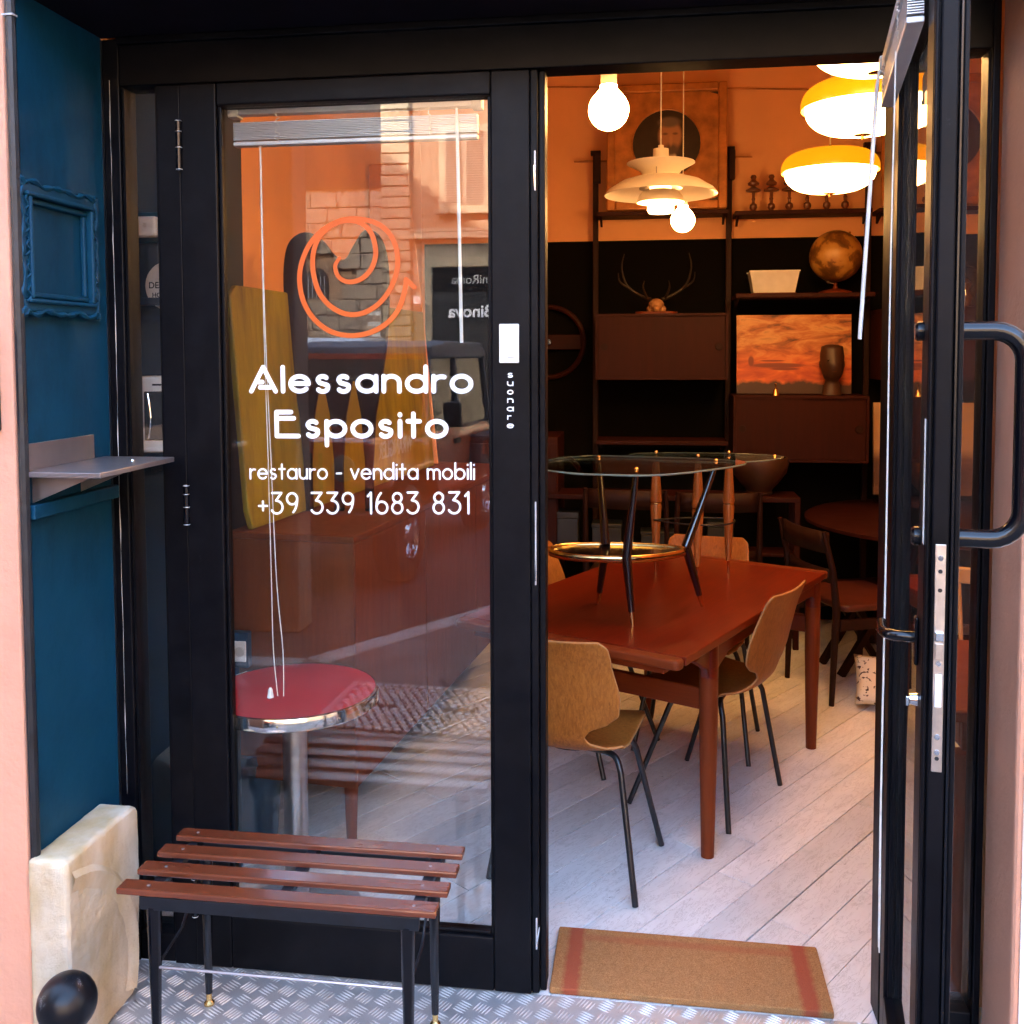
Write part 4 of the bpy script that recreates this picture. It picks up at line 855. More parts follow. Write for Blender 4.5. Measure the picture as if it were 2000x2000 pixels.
# ring mirror / wheel on the wall
rg = thing('wooden_wheel', 'round wooden ring with a flat centre bar on the dark wall', 'wheel', (-.36, 3.62, 1.672))
MB().tube([(.215*cos(2*pi*i/40), 0, .215*sin(2*pi*i/40)) for i in range(41)], .016, 8).build('rim', 'unitx', rg); MB().box(-.2, .2, -.012, .006, -.045, .045).build('bar', 'unitx', rg, .004); MB().lathe([(0, .006), (.018, .005), (.02, 0)], (0, -.013, 0), 14, (0, -1, 0)).build('hub', 'ebony', rg)
# sunset painting, bust, bell
sp_ = thing('sunset_painting', 'unframed canvas of a red and orange cloudy sunset on the cabinet', 'painting', (1.077, 3.49, 1.594)); sp_.rotation_euler = (radians(-4), 0, 0)
MB().box(-.322, .322, -.012, .012, -.228, .228).build('canvas', 'sunset', sp_)
bu = thing('head_bust', 'brown clay bust of a head in front of the sunset canvas', 'bust', (1.272, 3.36, 1.363))
mb = MB(); rows = [(0, .055, .045, .0), (.03, .052, .042, 0), (.06, .042, .036, 0), (.085, .036, .036, 0), (.10, .046, .052, -.008), (.125, .056, .060, -.010), (.155, .062, .068, -.006), (.185, .064, .070, 0), (.22, .066, .070, .004), (.25, .062, .066, .006), (.275, .058, .060, .006), (.285, .03, .03, .006), (.287, 0.001, .001, .006)]
n = 24; vs = []
for z, rx, ry, oy in rows:
    for k in range(n):
        a = 2*pi*k/n; x = rx*cos(a); y = ry*sin(a)+oy
        fr_ = max(0, -sin(a))**6
        if .13 < z < .19: y -= .016*fr_
        if .19 <= z <= .2: y += .004*fr_
        vs.append((x, y, z))
mb.add(vs, [(i*n+k, i*n+(k+1) % n, (i+1)*n+(k+1) % n, (i+1)*n+k) for i in range(len(rows)-1) for k in range(n)], True)
mb.build('head', 'darkclay', bu, sharp=70)
for s_ in (-1, 1): MB().sphere((s_*.066, .005, .175), .014, 8, (.4, 1, 1.5)).build('ear', 'clay', bu); MB().sphere((s_*.024, -.062, .195), .009, 8, (1.3, .6, .7)).build('eye', 'ebony', bu)
MB().sphere((0, -.07, .137), .016, 8, (1.2, .5, .45)).build('mouth', 'clay', bu)
bl = thing('brass_bell', 'tiny brass hand bell on the cabinet before the sunset canvas', 'bell', (.96, 3.33, 1.3625))
MB().lathe([(.022, 0), (.02, .008), (.014, .02), (.011, .035), (.0, .038)], n=16).build('cup', 'brass', bl); MB().lathe([(.004, .037), (.004, .055), (.007, .065), (0, .07)], n=10).build('handle', 'brass', bl)
# things beside the open door: picture and cloche
lp_ = tag(MB().box(-.31, .31, -.012, .012, -.26, .26).build('landscape_picture', 'landscape'), 'pale landscape canvas low on the wall behind the open door', 'painting'); lp_.location = (1.82, 3.4, 1.06); lp_.rotation_euler = (radians(-4), 0, 0)
gc = thing('glass_cloche', 'tall glass dome with a small ornament behind the narrow side window', 'cloche', (2.0, 3.42, 1.846))
MB().lathe([(.072, .014), (.072, .17), (.06, .21), (.03, .235), (.008, .24), (.014, .255), (.0, .265)], n=24).build('dome', 'clearglass', gc); MB().lathe([(0, 0), (.085, 0), (.085, .012), (0, .013)], n=24).build('foot', 'darkwood', gc); MB().lathe([(.02, .013), (.03, .06), (.012, .10), (.03, .14), (0, .17)], n=16).build('ornament', 'clay', gc)

# ---------------- furniture towards the back
cs = thing('console_table', 'long low teak console with a lower shelf in front of the dark wall', 'console', (.36, 3.03, 0))
MB().box(-1.0, .695, -.03, .22, .80, .828).build('top', 'unitx', cs, .004); MB().box(-.98, .675, .0, .19, .50, .518).build('shelf', 'unitx', cs, .003)
for x in (-.985, .68):
    for y in (-.015, .2): MB().box(x-.015, x+.015, y-.015, y+.015, 0, .7995).build('leg', 'unit', cs, .003)
for i, (x, w_, h_, m_) in enumerate(((-.62, .24, .20, 'dimgrey'), (-.34, .16, .14, 'dimgrey'), (-.05, .2, .10, 'dimgrey'), (.28, .14, .16, 'dimgrey'))):
    t = thing('storage_box', ['largest dark grey box on the console shelf, nearest the door frame', 'small grey box on the console shelf beside the largest box', 'low wide grey box in the middle of the console shelf', 'narrow grey box on the console shelf near its outer leg'][i], 'box', (.36+x, 3.12, .519)); MB().box(-w_/2, w_/2, -.07, .07, 0, h_*.82).build('body', m_, t, .004); MB().box(-w_/2-.004, w_/2+.004, -.074, .074, h_*.83, h_).build('lid', m_, t, .004)
bw = thing('large_bowl', 'large brown ceramic bowl standing on the console', 'bowl', (.85, 3.12, .829)); MB().lathe([(.07, 0), (.075, .012), (.066, .02), (.10, .06), (.145, .12), (.158, .175), (.15, .205), (.142, .205), (.15, .175), (.135, .12), (.09, .065), (0, .03)], n=36).build('vessel', 'darkclay', bw); MB().lathe([(.0665, .0185), (.072, .024), (.074, .03), (.072, .034)], n=36).build('ring', 'darkclay', bw)
def side_chair(name, label, loc, rz_, seat='leather', wd='darkwood', h=.80):
    t = thing(name, label, 'chair', loc, rz_)
    for sx in (-1, 1):
        MB().tube([(sx*.20, -.21, .001), (sx*.205, -.195, .44), (sx*.205, -.215, .62), (sx*.20, -.26, h)], [.012, .018, .015, .011], 10).build('back_post', wd, t); MB().tube([(sx*.21, .2, .001), (sx*.215, .195, .42)], [.012, .019], 10).build('leg', wd, t)
        MB().box(sx*.207-.011, sx*.207+.011, -.18, .19, .345, .395).build('seat_rail', wd, t, .004)
    MB().box(-.196, .196, .185, .207, .345, .395).build('seat_rail', wd, t, .004)
    MB().prism(rounded(-.225, .225, -.17, .225, .04), .43, .462, 'XY').build('seat', seat, t, .012, 3)
    for z0, z1, yb in ((h-.10, h-.005, -.245), (.56, .62, -.21)):
        pts = [Vector((-.2+.4*i/8, yb-.035*(1-((i-4)/4)**2), 0)) for i in range(9)]; mb = MB(); vs = []
        for p in pts: vs += [(p.x, p.y, z0), (p.x, p.y, z1)]
        mb.add(vs, [(2*i, 2*i+2, 2*i+3, 2*i+1) for i in range(8)], True); o = mb.build('back_rail', wd, t, recalc=False); q_ = o.modifiers.new('s', 'SOLIDIFY'); q_.thickness = .016
    return t
side_chair('side_chair', 'dark wooden chair with a worn leather seat behind the dining table', (1.2, 2.43, 0), facing(.93, .36), 'redleather')
side_chair('side_chair', 'dark upholstered chair with low back in front of the console, nearer the mullion', (.16, 2.76, 0), facing(.1, 1), 'leather', 'darkwood', .93)
side_chair('side_chair', 'dark upholstered chair with low back in front of the console, under the bowl', (.58, 2.78, 0), facing(-.05, 1), 'leather', 'darkwood', .92)
rt = thing('round_table', 'dark round table in the back corner behind the leather chair', 'table', (1.80, 2.98, 0))
MB().lathe([(0, .70), (.68, .70), (.72, .712), (.72, .728), (.70, .738), (0, .738)], n=48).build('top', 'unitx', rt, recalc=True); MB().lathe([(.05, .03), (.05, .66), (.12, .699)], n=20).build('column', 'darkwood', rt)
for k in range(3):
    a = 2*pi*k/3+.5; MB().bar((0, 0, .09), (.42*cos(a), .42*sin(a), .03), .05, .055).build('foot', 'darkwood', rt)
# trestle stool behind the leather chair
tr = thing('trestle_stool', 'small dark trestle stool with crossed legs under the round table', 'stool', (1.32, 2.74, 0), .3)
MB().box(-.2, .2, -.14, .14, .40, .43).build('seat', 'darkwood', tr, .004)
for y in (-.1, .1): MB().bar((-.16, y, .0), (.1, y, .40), .035, .03).build('leg', 'darkwood', tr); MB().bar((.16, y+.036, .0), (-.1, y+.036, .40), .035, .03).build('leg', 'darkwood', tr)
# cushion
cu = thing('patterned_cushion', 'cream cushion with dark red pattern propped on the floor', 'cushion', (1.32, 2.10, .03)); cu.rotation_euler = (radians(-38), 0, radians(-8)); cu.scale = (.8, .8, .62)
mb = MB(); n = 12; vs = []
for s_ in (-1, 1):
    for i in range(n+1):
        for j in range(n+1):
            u, v = i/n*2-1, j/n*2-1; th = .055*((1-u*u)*(1-v*v))**.45; vs.append((u*.19*(1-.06*(1-v*v)), s_*th, .19+v*.19*(1-.06*(1-u*u))))
fs = []; o_ = (n+1)**2
for i in range(n):
    for j in range(n): a = i*(n+1)+j; fs += [(a, a+1, a+n+2, a+n+1), (o_+a, o_+a+n+1, o_+a+n+2, o_+a+1)]
mb.add(vs, fs, True); mb.build('pad', 'cushion', cu, sharp=180)
# right hand side, behind the narrow window
t = thing('small_table', 'red wooden table right behind the narrow side window by the open door', 'table', (1.0, .13, 0))
MB().box(-.01, .62, -.01, .62, .70, .73).build('top', 'teakx', t, .006)
MB().box(.02, .59, .02, .045, .62, .6995).build('apron', 'teakx', t, .003); MB().box(.02, .045, .046, .59, .62, .6995).build('apron', 'teak', t, .003)
for x, y in ((.018, .016), (.59, .03), (.03, .58), (.59, .58)): MB().tube([(x, y, .001), (x, y, .62)], [.016, .026], 16).build('leg', 'teakz', t)
t = thing('spindle_chair', 'pale wood spindle back chair behind the narrow side window', 'chair', (1.42, 1.22, 0), facing(-.3, -1))
MB().prism(rounded(-.2, .2, -.19, .2, .05), .42, .45, 'XY').build('seat', 'palewood', t, .008, 3); MB().box(-.21, .21, -.25, -.225, .74, .80).build('top_rail', 'palewood', t, .008, 3)
for i in range(5): x = -.16+.08*i; MB().tube([(x*.9, -.17, .45), (x*1.1, -.237, .745)], .008, 8).build('spindle', 'palewood', t)
for sx in (-1, 1):
    for y, yt in ((-.22, -.15), (.2, .15)): MB().tube([(sx*.22, y, .001), (sx*.16, yt, .42)], [.011, .016], 10).build('leg', 'palewood', t)
# small tan box with lamp left, seen past the mullion
cb = thing('tall_cabinet', 'tall red cabinet just past the door mullion with a small brass dish', 'cabinet', (-.50, 3.25, 0)); MB().box(-.25, .25, -.2, .2, .0, 1.14).build('case', 'unit', cb, .004)
for x in (-.125, .125): MB().box(x-.118, x+.118, -.21, -.2005, .08, 1.10).build('door', 'unit', cb, .003)
MB().lathe([(0, .0), (.04, 0), (.055, .03), (.05, .03), (.0, .008)], (.13, -.08, 1.141), 20).build('dish', 'brass', cb)

# ================================================================== LEFT, BEHIND THE LETTERED DOOR
sd = thing('sideboard', 'tall reddish sideboard on tapered legs behind the lettered door', 'sideboard', (-.642, .505, 0), radians(-6))
MB().box(-.42, 0, 0, 2.0, .262, 1.028).build('case', 'sidebd', sd, .003); MB().box(-.425, .004, -.004, 2.004, 1.0285, 1.05).build('top', 'sidebd', sd, .004)
for i in range(3): MB().box(.0005, .003, .004+.666*i, .663+.666*i, .266, 1.024).build('door', 'sidebd', sd, .003)
for x, y in ((-.03, .03), (-.39, .03), (-.03, 1.97), (-.39, 1.97)): MB().tube([(x, y, .001), (x, y, .2615)], [.013, .022], 12).build('leg', 'teakz', sd)
yb = tag(MB().prism([(0, 0), (1.80, 0), (1.805, .76), (.02, .775), (-.025, .74), (-.02, .06)], -.011, .011, 'YZ').build('yellow_panel', 'yellowboard', None, .006), 'large worn yellow painted panel leaning on the sideboard', 'panel'); yb.location = (-1.0, .575, 1.051); yb.rotation_euler = (0, radians(-4), radians(-6))
lpn = tag(MB().prism([(-1.14, 1.053), (-.80, 1.053), (-.945, 2.55), (-1.14, 2.55)], 2.44, 2.456, 'XZ').build('leaning_sheet', 'cream', None, .003), 'tall bare sheet standing at the far end of the sideboard', 'sheet')
# carved chair standing on the sideboard
cc = thing('carved_panel', 'dark carved wooden panel with heart shaped top and tapered feet on the sideboard', 'carving', (-.835, .97, 1.051), radians(6))
hs = [(-.155, .46), (-.175, .58), (-.185, .74), (-.185, .86), (-.165, .945), (-.11, .98), (-.05, .955), (-.005, .90), (.03, .885), (.06, .93), (.10, .985), (.15, .97), (.18, .89), (.185, .74), (.175, .58), (.155, .46)]
hp = smooth_path([(x, 0, z) for x, z in hs], 4); MB().prism([(p.x, p.z) for p in hp], -.012, .012, 'XZ').build('board', 'darkwood', cc, .006)
for x, w_ in ((-.11, .048), (.0, .052), (.108, .048)): MB().prism([(x-w_, .4605), (x+w_, .4605), (x+w_*.55, .34), (x+w_*.30, .16), (x+w_*.34, .0), (x-w_*.34, .0), (x-w_*.30, .16), (x-w_*.55, .34)], -.011, .011, 'XZ').build('foot', 'darkwood', cc, .004)
# red bistro table
rb = thing('bistro_table', 'round red topped bistro table with a chrome rim and column', 'table', (-.742, .255, 0))
MB().lathe([(0, .660), (.228, .660), (.228, .655)], n=56).build('top', 'redtop', rb); MB().lathe([(.2285, .661), (.236, .660), (.238, .655), (.238, .628), (.234, .624), (.15, .622)], n=56).build('rim', 'chrome', rb)
MB().lathe([(.034, .012), (.034, .622)], n=28).build('column', 'steel', rb); MB().lathe([(0, .0005), (.19, .0005), (.19, .008), (.05, .02), (.034, .03)], n=40).build('foot', 'steel', rb)
for a in range(0, 360, 40): MB().sphere((.2385*cos(radians(a)), .2385*sin(radians(a)), .642), .003, 6).build('rivet', 'brass', rb)
# socket box
sb2 = thing('socket_box', 'blue box with a white power socket beside the sideboard', 'power socket', (-1.03, .47, .64)); MB().box(-.03, .06, 0, .03, 0, .11).build('box', 'dullblue', sb2, .004); MB().box(.015, .055, -.006, -.0003, .02, .085).build('socket', 'white', sb2, .003); MB().lathe([(0, -.001), (.015, -.002), (.016, .001)], (.035, -.0065, .052), 14, (0, 1, 0)).build('well', 'offwhite', sb2)
MB().box(-.02, .02, .001, .025, -.64, -.001).build('conduit', 'dullblue', sb2)
wb = thing('waste_bin', 'dark blue bin on the floor beside the bistro table column', 'bin', (-1.02, .62, 0)); MB().lathe([(.07, .002), (.09, .30), (.085, .30), (.066, .01), (0, .01)], n=24).build('bucket', 'dullblue', wb); MB().lathe([(.093, .301), (.09, .33), (0, .345)], n=24).build('lid', 'dullblue', wb)
# behind the narrow window beside the lettered door
t = thing('motion_sensor', 'white alarm sensor on a small blue board behind the narrow window', 'sensor', (-1.177, .298, 1.966)); MB().box(-.055, .075, -.012, 0, -.042, .045).build('board', 'blue', t, .002); MB().box(-.018, .05, -.045, -.0125, -.028, .030).build('housing', 'white', t, .009, 3); MB().lathe([(0, .0), (.006, .0), (.007, -.002)], (.018, -.046, .003), 14, (0, 1, 0)).build('lens', 'offwhite', t)
t = thing('round_sign', 'round white alarm sign behind the narrow window', 'sign', (-1.112, .296, 1.802)); MB().lathe([(0, .004), (.07, .004), (.07, 0)], n=40, ax=(0, -1, 0)).build('disc', 'offwhite', t)
text_mesh('lettering', 'DEFE', .025, 'rubber', t, Matrix.Translation((-.060, -.0045, -.006))@Matrix.Rotation(pi/2, 4, 'X'), .0002, bold=.0005); text_mesh('lettering', 'HOM', .019, 'rubber', t, Matrix.Translation((-.050, -.0045, -.032))@Matrix.Rotation(pi/2, 4, 'X'), .0002, bold=.0004)
t = thing('wall_shelf', 'thin dark blue shelf in front of the round sign', 'shelf', (-1.18, .25, 1.757)); MB().box(-.2, .18, 0, .047, -.010, .010).build('board', 'bluein', t, .002)
t = thing('monitor_box', 'white box shaped appliance with a dark curved front behind the narrow window', 'appliance', (-1.078, .20, 1.332)); MB().box(-.095, .045, .0, .098, 0, .214).build('case', 'white', t, .008, 3)
MB().box(-.064, .038, -.007, -.0003, .036, .172).build('screen', 'rubber', t, .005, 3); MB().tube(smooth_path([(-.050, -.009, .042), (-.040, -.014, .10), (-.050, -.009, .166)], 5), .0022, 6).build('handle', 'chrome', t); MB().box(-.040, -.014, -.002, -.0002, .188, .193).build('vent', 'rubber', t)
t = thing('wall_bracket', 'dark wall shelf carrying the white appliance', 'shelf', (-1.12, .20, 1.325)); MB().box(-.15, .105, .0, .099, -.010, .006).build('board', 'bluein', t, .002)
# ================================================================== THE STREET (it shows in the glass)
RZ = -.20
road = struct('road', MB().box(-150, 150, -150, -.2, -.4, RZ), 'asphalt')
pav = [(-9, -.462), (9, -.462), (9, -5.2), (.35, -5.6), (-1.5, -2.77), (-9, -2.6)]
struct('pavement', MB().prism([(-9, -.4615), (9, -.4615), (9, -5.05), (.27, -5.45), (-1.58, -2.62), (-9, -2.45)], RZ-.05, -.05, 'XY'), 'paving')
kb = bpy.data.objects.new('kerb', None); COL.objects.link(kb); kb['kind'] = 'structure'
def kerb_run(a, b):
    a, b = Vector(a), Vector(b); n = max(1, round((b-a).length/.9)); d = (b-a)/n; nn = Vector((d.y, -d.x)).normalized()*.15
    for i in range(n):
        p, q_ = a+d*i+d.normalized()*.004, a+d*(i+1)-d.normalized()*.004
        MB().prism([tuple(p), tuple(q_), tuple(q_-nn), tuple(p-nn)], RZ-.04, -.042-.004*random.random(), 'XY').build('kerb_stone', 'kerbstone', kb, .01)
kerb_run((-9, -2.46), (-1.59, -2.63)); kerb_run((-1.59, -2.63), (.262, -5.46)); kerb_run((.27, -5.46), (9, -5.06))
mh = thing('manhole_cover', 'rectangular cast iron cover with raised studs in the pavement', 'manhole cover', (-.80, -1.95, -.05), radians(3))
MB().box(-.44, .44, -.33, .33, -.005, .004).build('frame', 'kerbstone', mh); MB().box(-.40, .40, -.29, .29, .0042, .008).build('lid', 'castiron', mh)
mb = MB(); k = 0
for j in range(-7, 8):
    for i in range(-9, 10):
        x = i*.044+(j % 2)*.022; y = j*.038
        if abs(x) > .38 or (abs(y) < .03 and abs(abs(x)-.2) < .07): continue
        vs = [(x+r*cos(pi/3*q), y+r*sin(pi/3*q)*1.1, z) for z, r in ((.0075, .0195), (.016, .016)) for q in range(6)]; mb.add(vs, [(6, 7, 8, 9, 10, 11)]+[(q, (q+1) % 6, 6+(q+1) % 6, 6+q) for q in range(6)])
mb.build('studs', 'steel', mh, kind='stuff', recalc=False)
for x in (-.2, .2): MB().box(x-.06, x+.06, -.022, .022, .0085, .013).build('lifting_slot', 'castiron', mh)
# the plastered pier beside the parked car
pi_ = thing('gate_pier', 'tall brown plastered pier standing by the red jeep', 'pier', (-2.78, -3.7, RZ)); MB().box(-.8, .8, -.13, .13, 0, 6.2).build('shaft', 'brownplaster', pi_, .02); MB().box(-.85, .85, -.18, .18, 6.2, 6.4).build('cap', 'kerbstone', pi_, .02)
# red jeep, nose towards the shop
jp = thing('parked_jeep', 'red jeep with dark hard top reflected in the lettered glass', 'jeep', (-2.30, -6.38, RZ), radians(5))
# local: +y is forward, +x is the side towards the shop door
for nm, x0, x1, y0, y1, z0, z1, m_ in (('tub', -.72, .72, -1.65, .55, .48, .98, 'carred'), ('hood', -.62, .62, .55, 1.62, .78, 1.06, 'carred'), ('grille', -.64, .64, 1.62, 1.68, .58, 1.05, 'carred'), ('chassis', -.5, .5, -1.6, 1.7, .36, .48, 'rubber'), ('bumper', -.8, .8, 1.78, 1.90, .44, .58, 'rubber')):
    MB().box(x0, x1, y0, y1, z0, z1).build(nm, m_, jp, .05 if m_ == 'carred' else .01, 3)
for s_ in (-1, 1):
    MB().prism([(1.78, .74), (1.70, .84), (.72, .84), (.50, .56), (.56, .52), (.78, .79), (1.66, .79), (1.72, .72)], min(s_*.50, s_*.84), max(s_*.50, s_*.84), 'YZ').build('front_fender', 'carred', jp, .02)
    MB().prism([(-.75, .50), (-.85, .90), (-1.55, .90), (-1.66, .70), (-1.66, .62), (-1.52, .84), (-.90, .84), (-.82, .5)], min(s_*.60, s_*.84), max(s_*.60, s_*.84), 'YZ').build('rear_fender', 'rubber', jp, .02)
    h = MB().lathe([(.095, 0), (.095, .02), (.07, .028), (0, .03)], (s_*.43, 1.68, .86), 24, (0, 1, 0)).build('headlight', 'chrome', jp)
    dr = MB().box(min(s_*.715, s_*.735), max(s_*.715, s_*.735), -.42, .45, .58, 1.02).build('door', 'carred', jp, .02); MB().box(min(s_*.735, s_*.76), max(s_*.735, s_*.76), -.36, -.22, .88, .92).build('handle', 'rubber', dr)
    mr_ = MB().box(min(s_*.82, s_*.98), max(s_*.82, s_*.98), .36, .42, 1.06, 1.26).build('mirror', 'rubber', jp, .02, 3); MB().bar((s_*.72, .40, 1.05), (s_*.84, .40, 1.12), .02, .02).build('arm', 'rubber', mr_)
    for y in (1.22, -1.15):
        wh = MB().lathe([(.20, -.11), (.30, -.115), (.345, -.09), (.355, 0), (.345, .09), (.30, .115), (.20, .11)], (s_*.70, y, .355), 32, (1, 0, 0)).build('tyre', 'rubber', jp)
        rm = MB().lathe([(.20, s_*.10), (.19, s_*.06), (.08, s_*.075), (.06, s_*.10), (0, s_*.10)], (s_*.70, y, .355), 32, (1, 0, 0)).build('rim', 'chrome', wh)
        for q in range(5): a = 2*pi*q/5; MB().bar((s_*.785, y+.06*cos(a), .355+.06*sin(a)), (s_*.785, y+.18*cos(a), .355+.18*sin(a)), .035, .02, (1, 0, 0)).build('spoke', 'chrome', wh)
for i in range(7): MB().box(-.24+.08*i-.016, -.24+.08*i+.016, 1.679, 1.684, .66, .96).build('grille_slot', 'rubber', jp)
wsf = MB(); 
for a, b in (((-.68, .50, 1.02), (-.62, .26, 1.62)), ((.68, .50, 1.02), (.62, .26, 1.62)), ((-.65, .26, 1.62), (.65, .26, 1.62)), ((-.7, .50, 1.03), (.7, .50, 1.03))): wsf.bar(a, b, .05, .05)
wsf.build('windscreen_frame', 'carred', jp, .01); MB().add([(-.66, .485, 1.05), (.66, .485, 1.05), (.61, .27, 1.6), (-.61, .27, 1.6), (-.66, .479, 1.05), (.66, .479, 1.05), (.61, .264, 1.6), (-.61, .264, 1.6)], [(0, 1, 2, 3), (7, 6, 5, 4), (0, 4, 5, 1), (1, 5, 6, 2), (2, 6, 7, 3), (3, 7, 4, 0)]).build('windscreen', 'carglass', jp)
MB().prism([(.28, 1.63), (.25, 1.70), (-.2, 1.75), (-1.4, 1.74), (-1.62, 1.66), (-1.62, 1.60), (.26, 1.60)], -.68, .68, 'YZ').build('hard_top', 'cartop', jp, .05, 3)
for s_ in (-1, 1):
    for y0, y1 in ((.44, .36), (-.42, -.5), (-1.62, -1.55)): MB().bar((s_*.70, y0, 1.0), (s_*.64, y1-(.1 if y0 > 0 else 0), 1.62), .05, .06).build('pillar', 'cartop', jp)
    for y0, y1 in ((-.41, .36), (-1.55, -.5)): MB().add([(s_*.70, y0, 1.02), (s_*.70, y1, 1.02), (s_*.645, y1-.07, 1.6), (s_*.645, y0, 1.6), (s_*.695, y0, 1.02), (s_*.695, y1, 1.02), (s_*.64, y1-.07, 1.6), (s_*.64, y0, 1.6)], [(0, 1, 2, 3), (7, 6, 5, 4), (0, 4, 5, 1), (1, 5, 6, 2), (2, 6, 7, 3), (3, 7, 4, 0)]).build('side_window', 'carglass', jp)
for x in (-.2, .25): MB().prism(rounded(x-.2-.02, x+.2-.02, 1.0, 1.35, .08), -.25, -.12, 'XZ').build('seat_back', 'leather', jp, .02)
text_mesh('lettering', 'WRANGLER', .17, 'pale', jp, Matrix.Translation((.6212, .66, .90))@Matrix(((0, 0, 1, 0), (1, 0, 0, 0), (0, 1, 0, 0), (0, 0, 0, 1))), .001, bold=.003, xs=.85)
jp.scale = (1, 1, 1.1)
# white van farther down
vn = thing('parked_van', 'white van parked beyond the jeep', 'van', (-5.2, -13.2, RZ), radians(80))
MB().prism([(-2.4, .35), (2.35, .35), (2.4, .95), (1.75, 1.15), (1.25, 2.05), (-2.3, 2.1), (-2.42, 1.9)], -.95, .95, 'XZ').build('body', 'carwhite', vn, .08, 3)
MB().prism([(1.68, 1.18), (1.26, 1.95), (.45, 1.98), (.45, 1.18)], -.955, .955, 'XZ').build('side_window', 'carglass', vn)
for x in (-1.5, 1.5):
    for s_ in (-1, 1): wh = MB().lathe([(.2, -.1), (.3, -.1), (.33, 0), (.3, .1), (.2, .1)], (x, s_*.86, .33), 24, (0, 1, 0)).build('tyre', 'rubber', vn); MB().lathe([(0, s_*.09), (.2, s_*.08)], (x, s_*.86, .33), 24, (0, 1, 0)).build('rim', 'alu', wh)
# opposite building
ob = thing('opposite_building', 'ochre street building with rusticated stone and a dark shop entrance, seen in the glass', 'building', (0, -20, RZ))
ZO = -RZ
def wbox(nm, x0, x1, z0, z1, d0, d1, m_, bev=0, par=None): return MB().box(x0, x1, d0, d1, z0+ZO, z1+ZO).build(nm, m_, par or ob, bev)
wbox('wall', -24, 14, -.3, 8.9, -1, -.2, 'ochre'); wbox('plain_wall', -24, -8.1, -.2, 8.8, -.199, -.05, 'brownplaster')
wbox('cornice', -5.25, 13.9, 4.25, 4.40, -.198, .12, 'quoin', .02); wbox('cornice', -5.25, 13.9, 4.42, 4.5, -.198, .05, 'quoin', .01); wbox('lower_wall', -5.25, 13.9, -.2, 4.24, -.198, -.12, 'stonewall')
# rustication blocks
rs_ = random.Random(5); z = 0.0; row = 0
while z < 8.4:
    h = .36; x = -8.05-(.0 if row % 2 else .35)
    while x < -5.98:
        w_ = .62+.25*rs_.random(); x1 = min(x+w_, -5.96); xa = max(x, -8.08)
        if x1-xa > .08 and not (5.3 < z < 7.4) and not (2.8 < z < 3.65 and xa < -7.3 and x1 > -7.9): wbox('stone', xa+.012, x1-.012, z+.012, z+h-.012, -.2, -.06+.03*rs_.random(), 'stonewall', .015)
        x = x1 if x1 < -5.97 else 9
    z += h; row += 1
z = 0
while z < 8.6: wbox('quoin_stone', -5.95, -5.27, z+.01, z+.235, -.2, .03, 'quoin', .015); z += .25
# shuttered window
def shutters(x0, x1, z0, z1):
    f = wbox('window', x0-.14, x1+.14, z0-.14, z1+.14, -.199, -.12, 'quoin', .01); xm = (x0+x1)/2
    for a, b in ((x0, xm-.01), (xm+.01, x1)):
        sh_ = wbox('shutter', a, b, z0, z1, -.119, -.10, 'shutter', 0, f)
        zz = z0+.05
        k = MB()
        while zz < z1-.05: k.box(a+.04, b-.04, -.099, -.075, zz+ZO, zz+.03+ZO, (radians(30), 0, 0)); zz += .055
        k.build('louvres', 'shutter', f, kind='stuff')
    wbox('window_sill', x0-.2, x1+.2, z0-.22, z0-.145, -.199, .03, 'quoin', .01, f)
for xx in (-4.47, -1.4, 1.7, 4.8, 7.9):
    for zz in (5.05,): shutters(xx, xx+.95, zz, zz+1.7)
f = wbox('window', -7.9, -5.98, 5.5, 7.5, -.2, -.15, 'rubber'); 
for i in range(12): xx = -7.85+i*.165; MB().tube([(xx, -.06, 5.5+ZO), (xx, -.06, 7.45+ZO)], .014, 5).build('grille_bar', 'castiron', f)
# arched grille
ap = [(-7.87, 2.93)]+[(-7.595+.275*cos(a), 3.37+.275*sin(a)) for a in [pi-pi*i/12 for i in range(13)]]+[(-7.32, 2.93)]
f = MB().prism([(x, z+ZO) for x, z in ap], -.2, -.14, 'XZ').build('window', 'rubber', ob)
for i in range(5): xx = -7.8+i*.1; MB().tube([(xx, -.12, 2.93+ZO), (xx, -.12, 3.45+ZO)], .012, 5).build('grille_bar', 'steel', f)
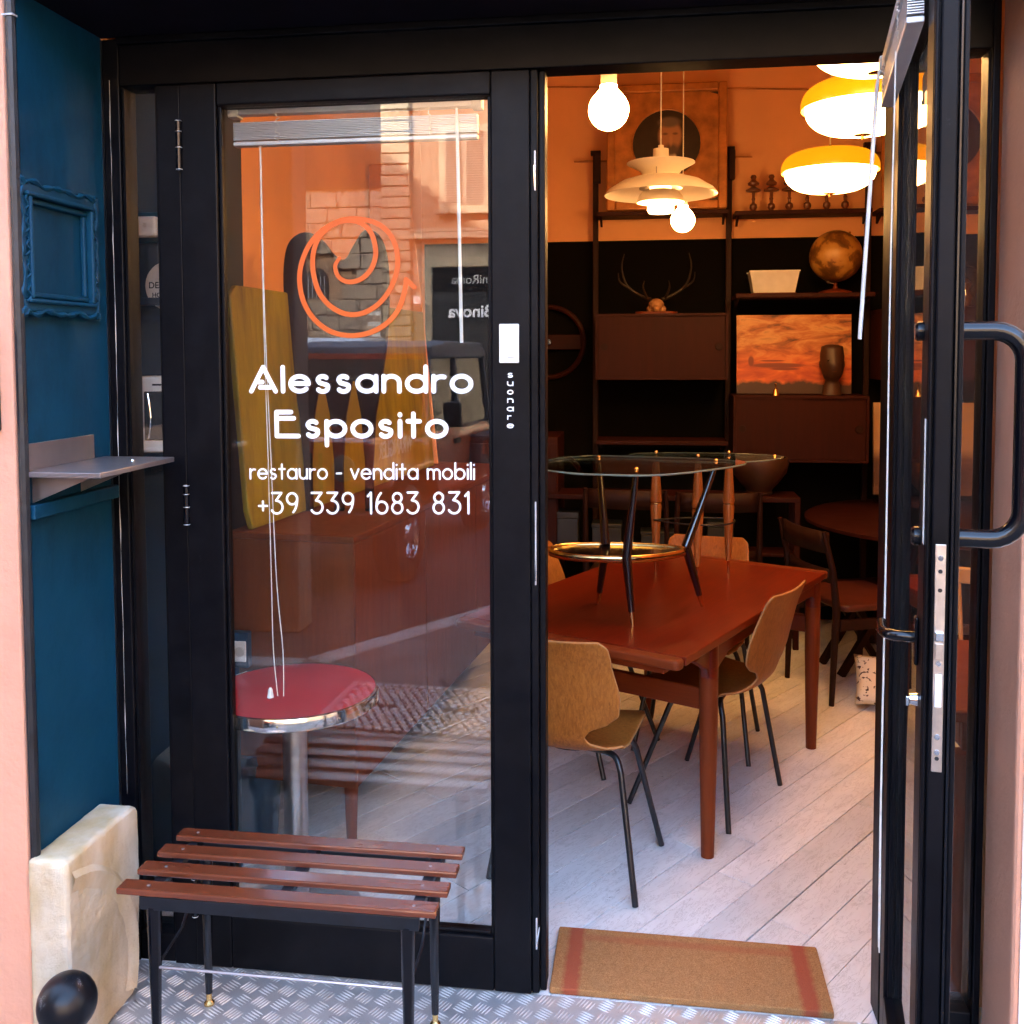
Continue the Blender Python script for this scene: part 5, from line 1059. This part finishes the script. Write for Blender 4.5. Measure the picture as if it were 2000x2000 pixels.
# dark shop entrance with sign
sg = wbox('shop_entrance', -4.76, -2.5, -.1, 3.6, -.119, -.09, 'rubber'); wbox('surround', -5.0, -4.77, -.1, 3.8, -.1195, -.03, 'quoin', .01, sg); wbox('surround', -5.0, -2.3, 3.61, 3.84, -.1195, -.031, 'quoin', .01, sg); wbox('surround', -2.49, -2.26, -.1, 3.6, -.1195, -.03, 'quoin', .01, sg)
wbox('fascia', -4.74, -2.52, 3.05, 3.58, -.0895, -.06, 'black', .01, sg)
MO = lambda x, z: Matrix.Translation((x, -.055, z+ZO))@Matrix.Rotation(pi, 4, 'Z')@Matrix.Rotation(pi/2, 4, 'X')
text_mesh('lettering', 'OttagoniRoma', .30, 'offwhite', sg, MO(-2.62, 3.22), .004, xs=.95); text_mesh('lettering', 'Binova', .40, 'letterwhite', sg, Matrix.Translation((-3.32, -.08, 2.45+ZO))@Matrix.Rotation(pi, 4, 'Z')@Matrix.Rotation(pi/2, 4, 'X'), .004, bold=.008)
for a, b, c_, d_ in ((-3.2, -3.17, 2.42, 2.75), (-2.9, -2.87, 2.42, 2.75), (-3.17, -2.9, 2.42, 2.45), (-3.17, -2.9, 2.72, 2.75)): wbox('square_mark', a, b, c_, d_, -.0889, -.08, 'letterwhite', 0, sg)
wbox('number_plate', -5.2, -5.03, 2.76, 2.94, .031, .04, 'white'); text_mesh('lettering', '9', .15, 'rubber', ob, Matrix.Translation((-5.07, .042, 2.80+ZO))@Matrix.Rotation(pi, 4, 'Z')@Matrix.Rotation(pi/2, 4, 'X'), .001)
sd_ = wbox('striped_shutter', -6.33, -5.97, .0, 2.75, .0, .05, 'shutter')
for i in range(3): wbox('stripe', -6.3, -5.99, 2.0+.25*i, 2.1+.25*i, .0505, .055, 'offwhite', 0, sd_)

# unseen blocks added on both sides to cut the low sidelong sky light
for nm, x0, x1, lab in (('added_building', -34, -17, 'unseen plain building added past the brown pier to block low sky light'), ('added_building', 17, 34, 'unseen plain building added past the open door to block low sky light')):
    t = thing(nm, lab, 'building', ((x0+x1)/2, -14, RZ)); MB().box(-8.5, 8.5, -12, 12, 0, 15).build('wall', 'ochre', t)
    MB().box(-8.9, 8.9, -12.4, 12.4, 15, 15.5).build('roof', 'kerbstone', t)
    for s_ in (1 if x0 < 0 else -1,):
        for y in (-9, -5, -1, 3, 7):
            for z in (2.2, 6.2, 10.2): MB().box(min(s_*8.5, s_*8.56), max(s_*8.5, s_*8.56), y-.6, y+.6, z, z+2).build('window', 'shutter', t)
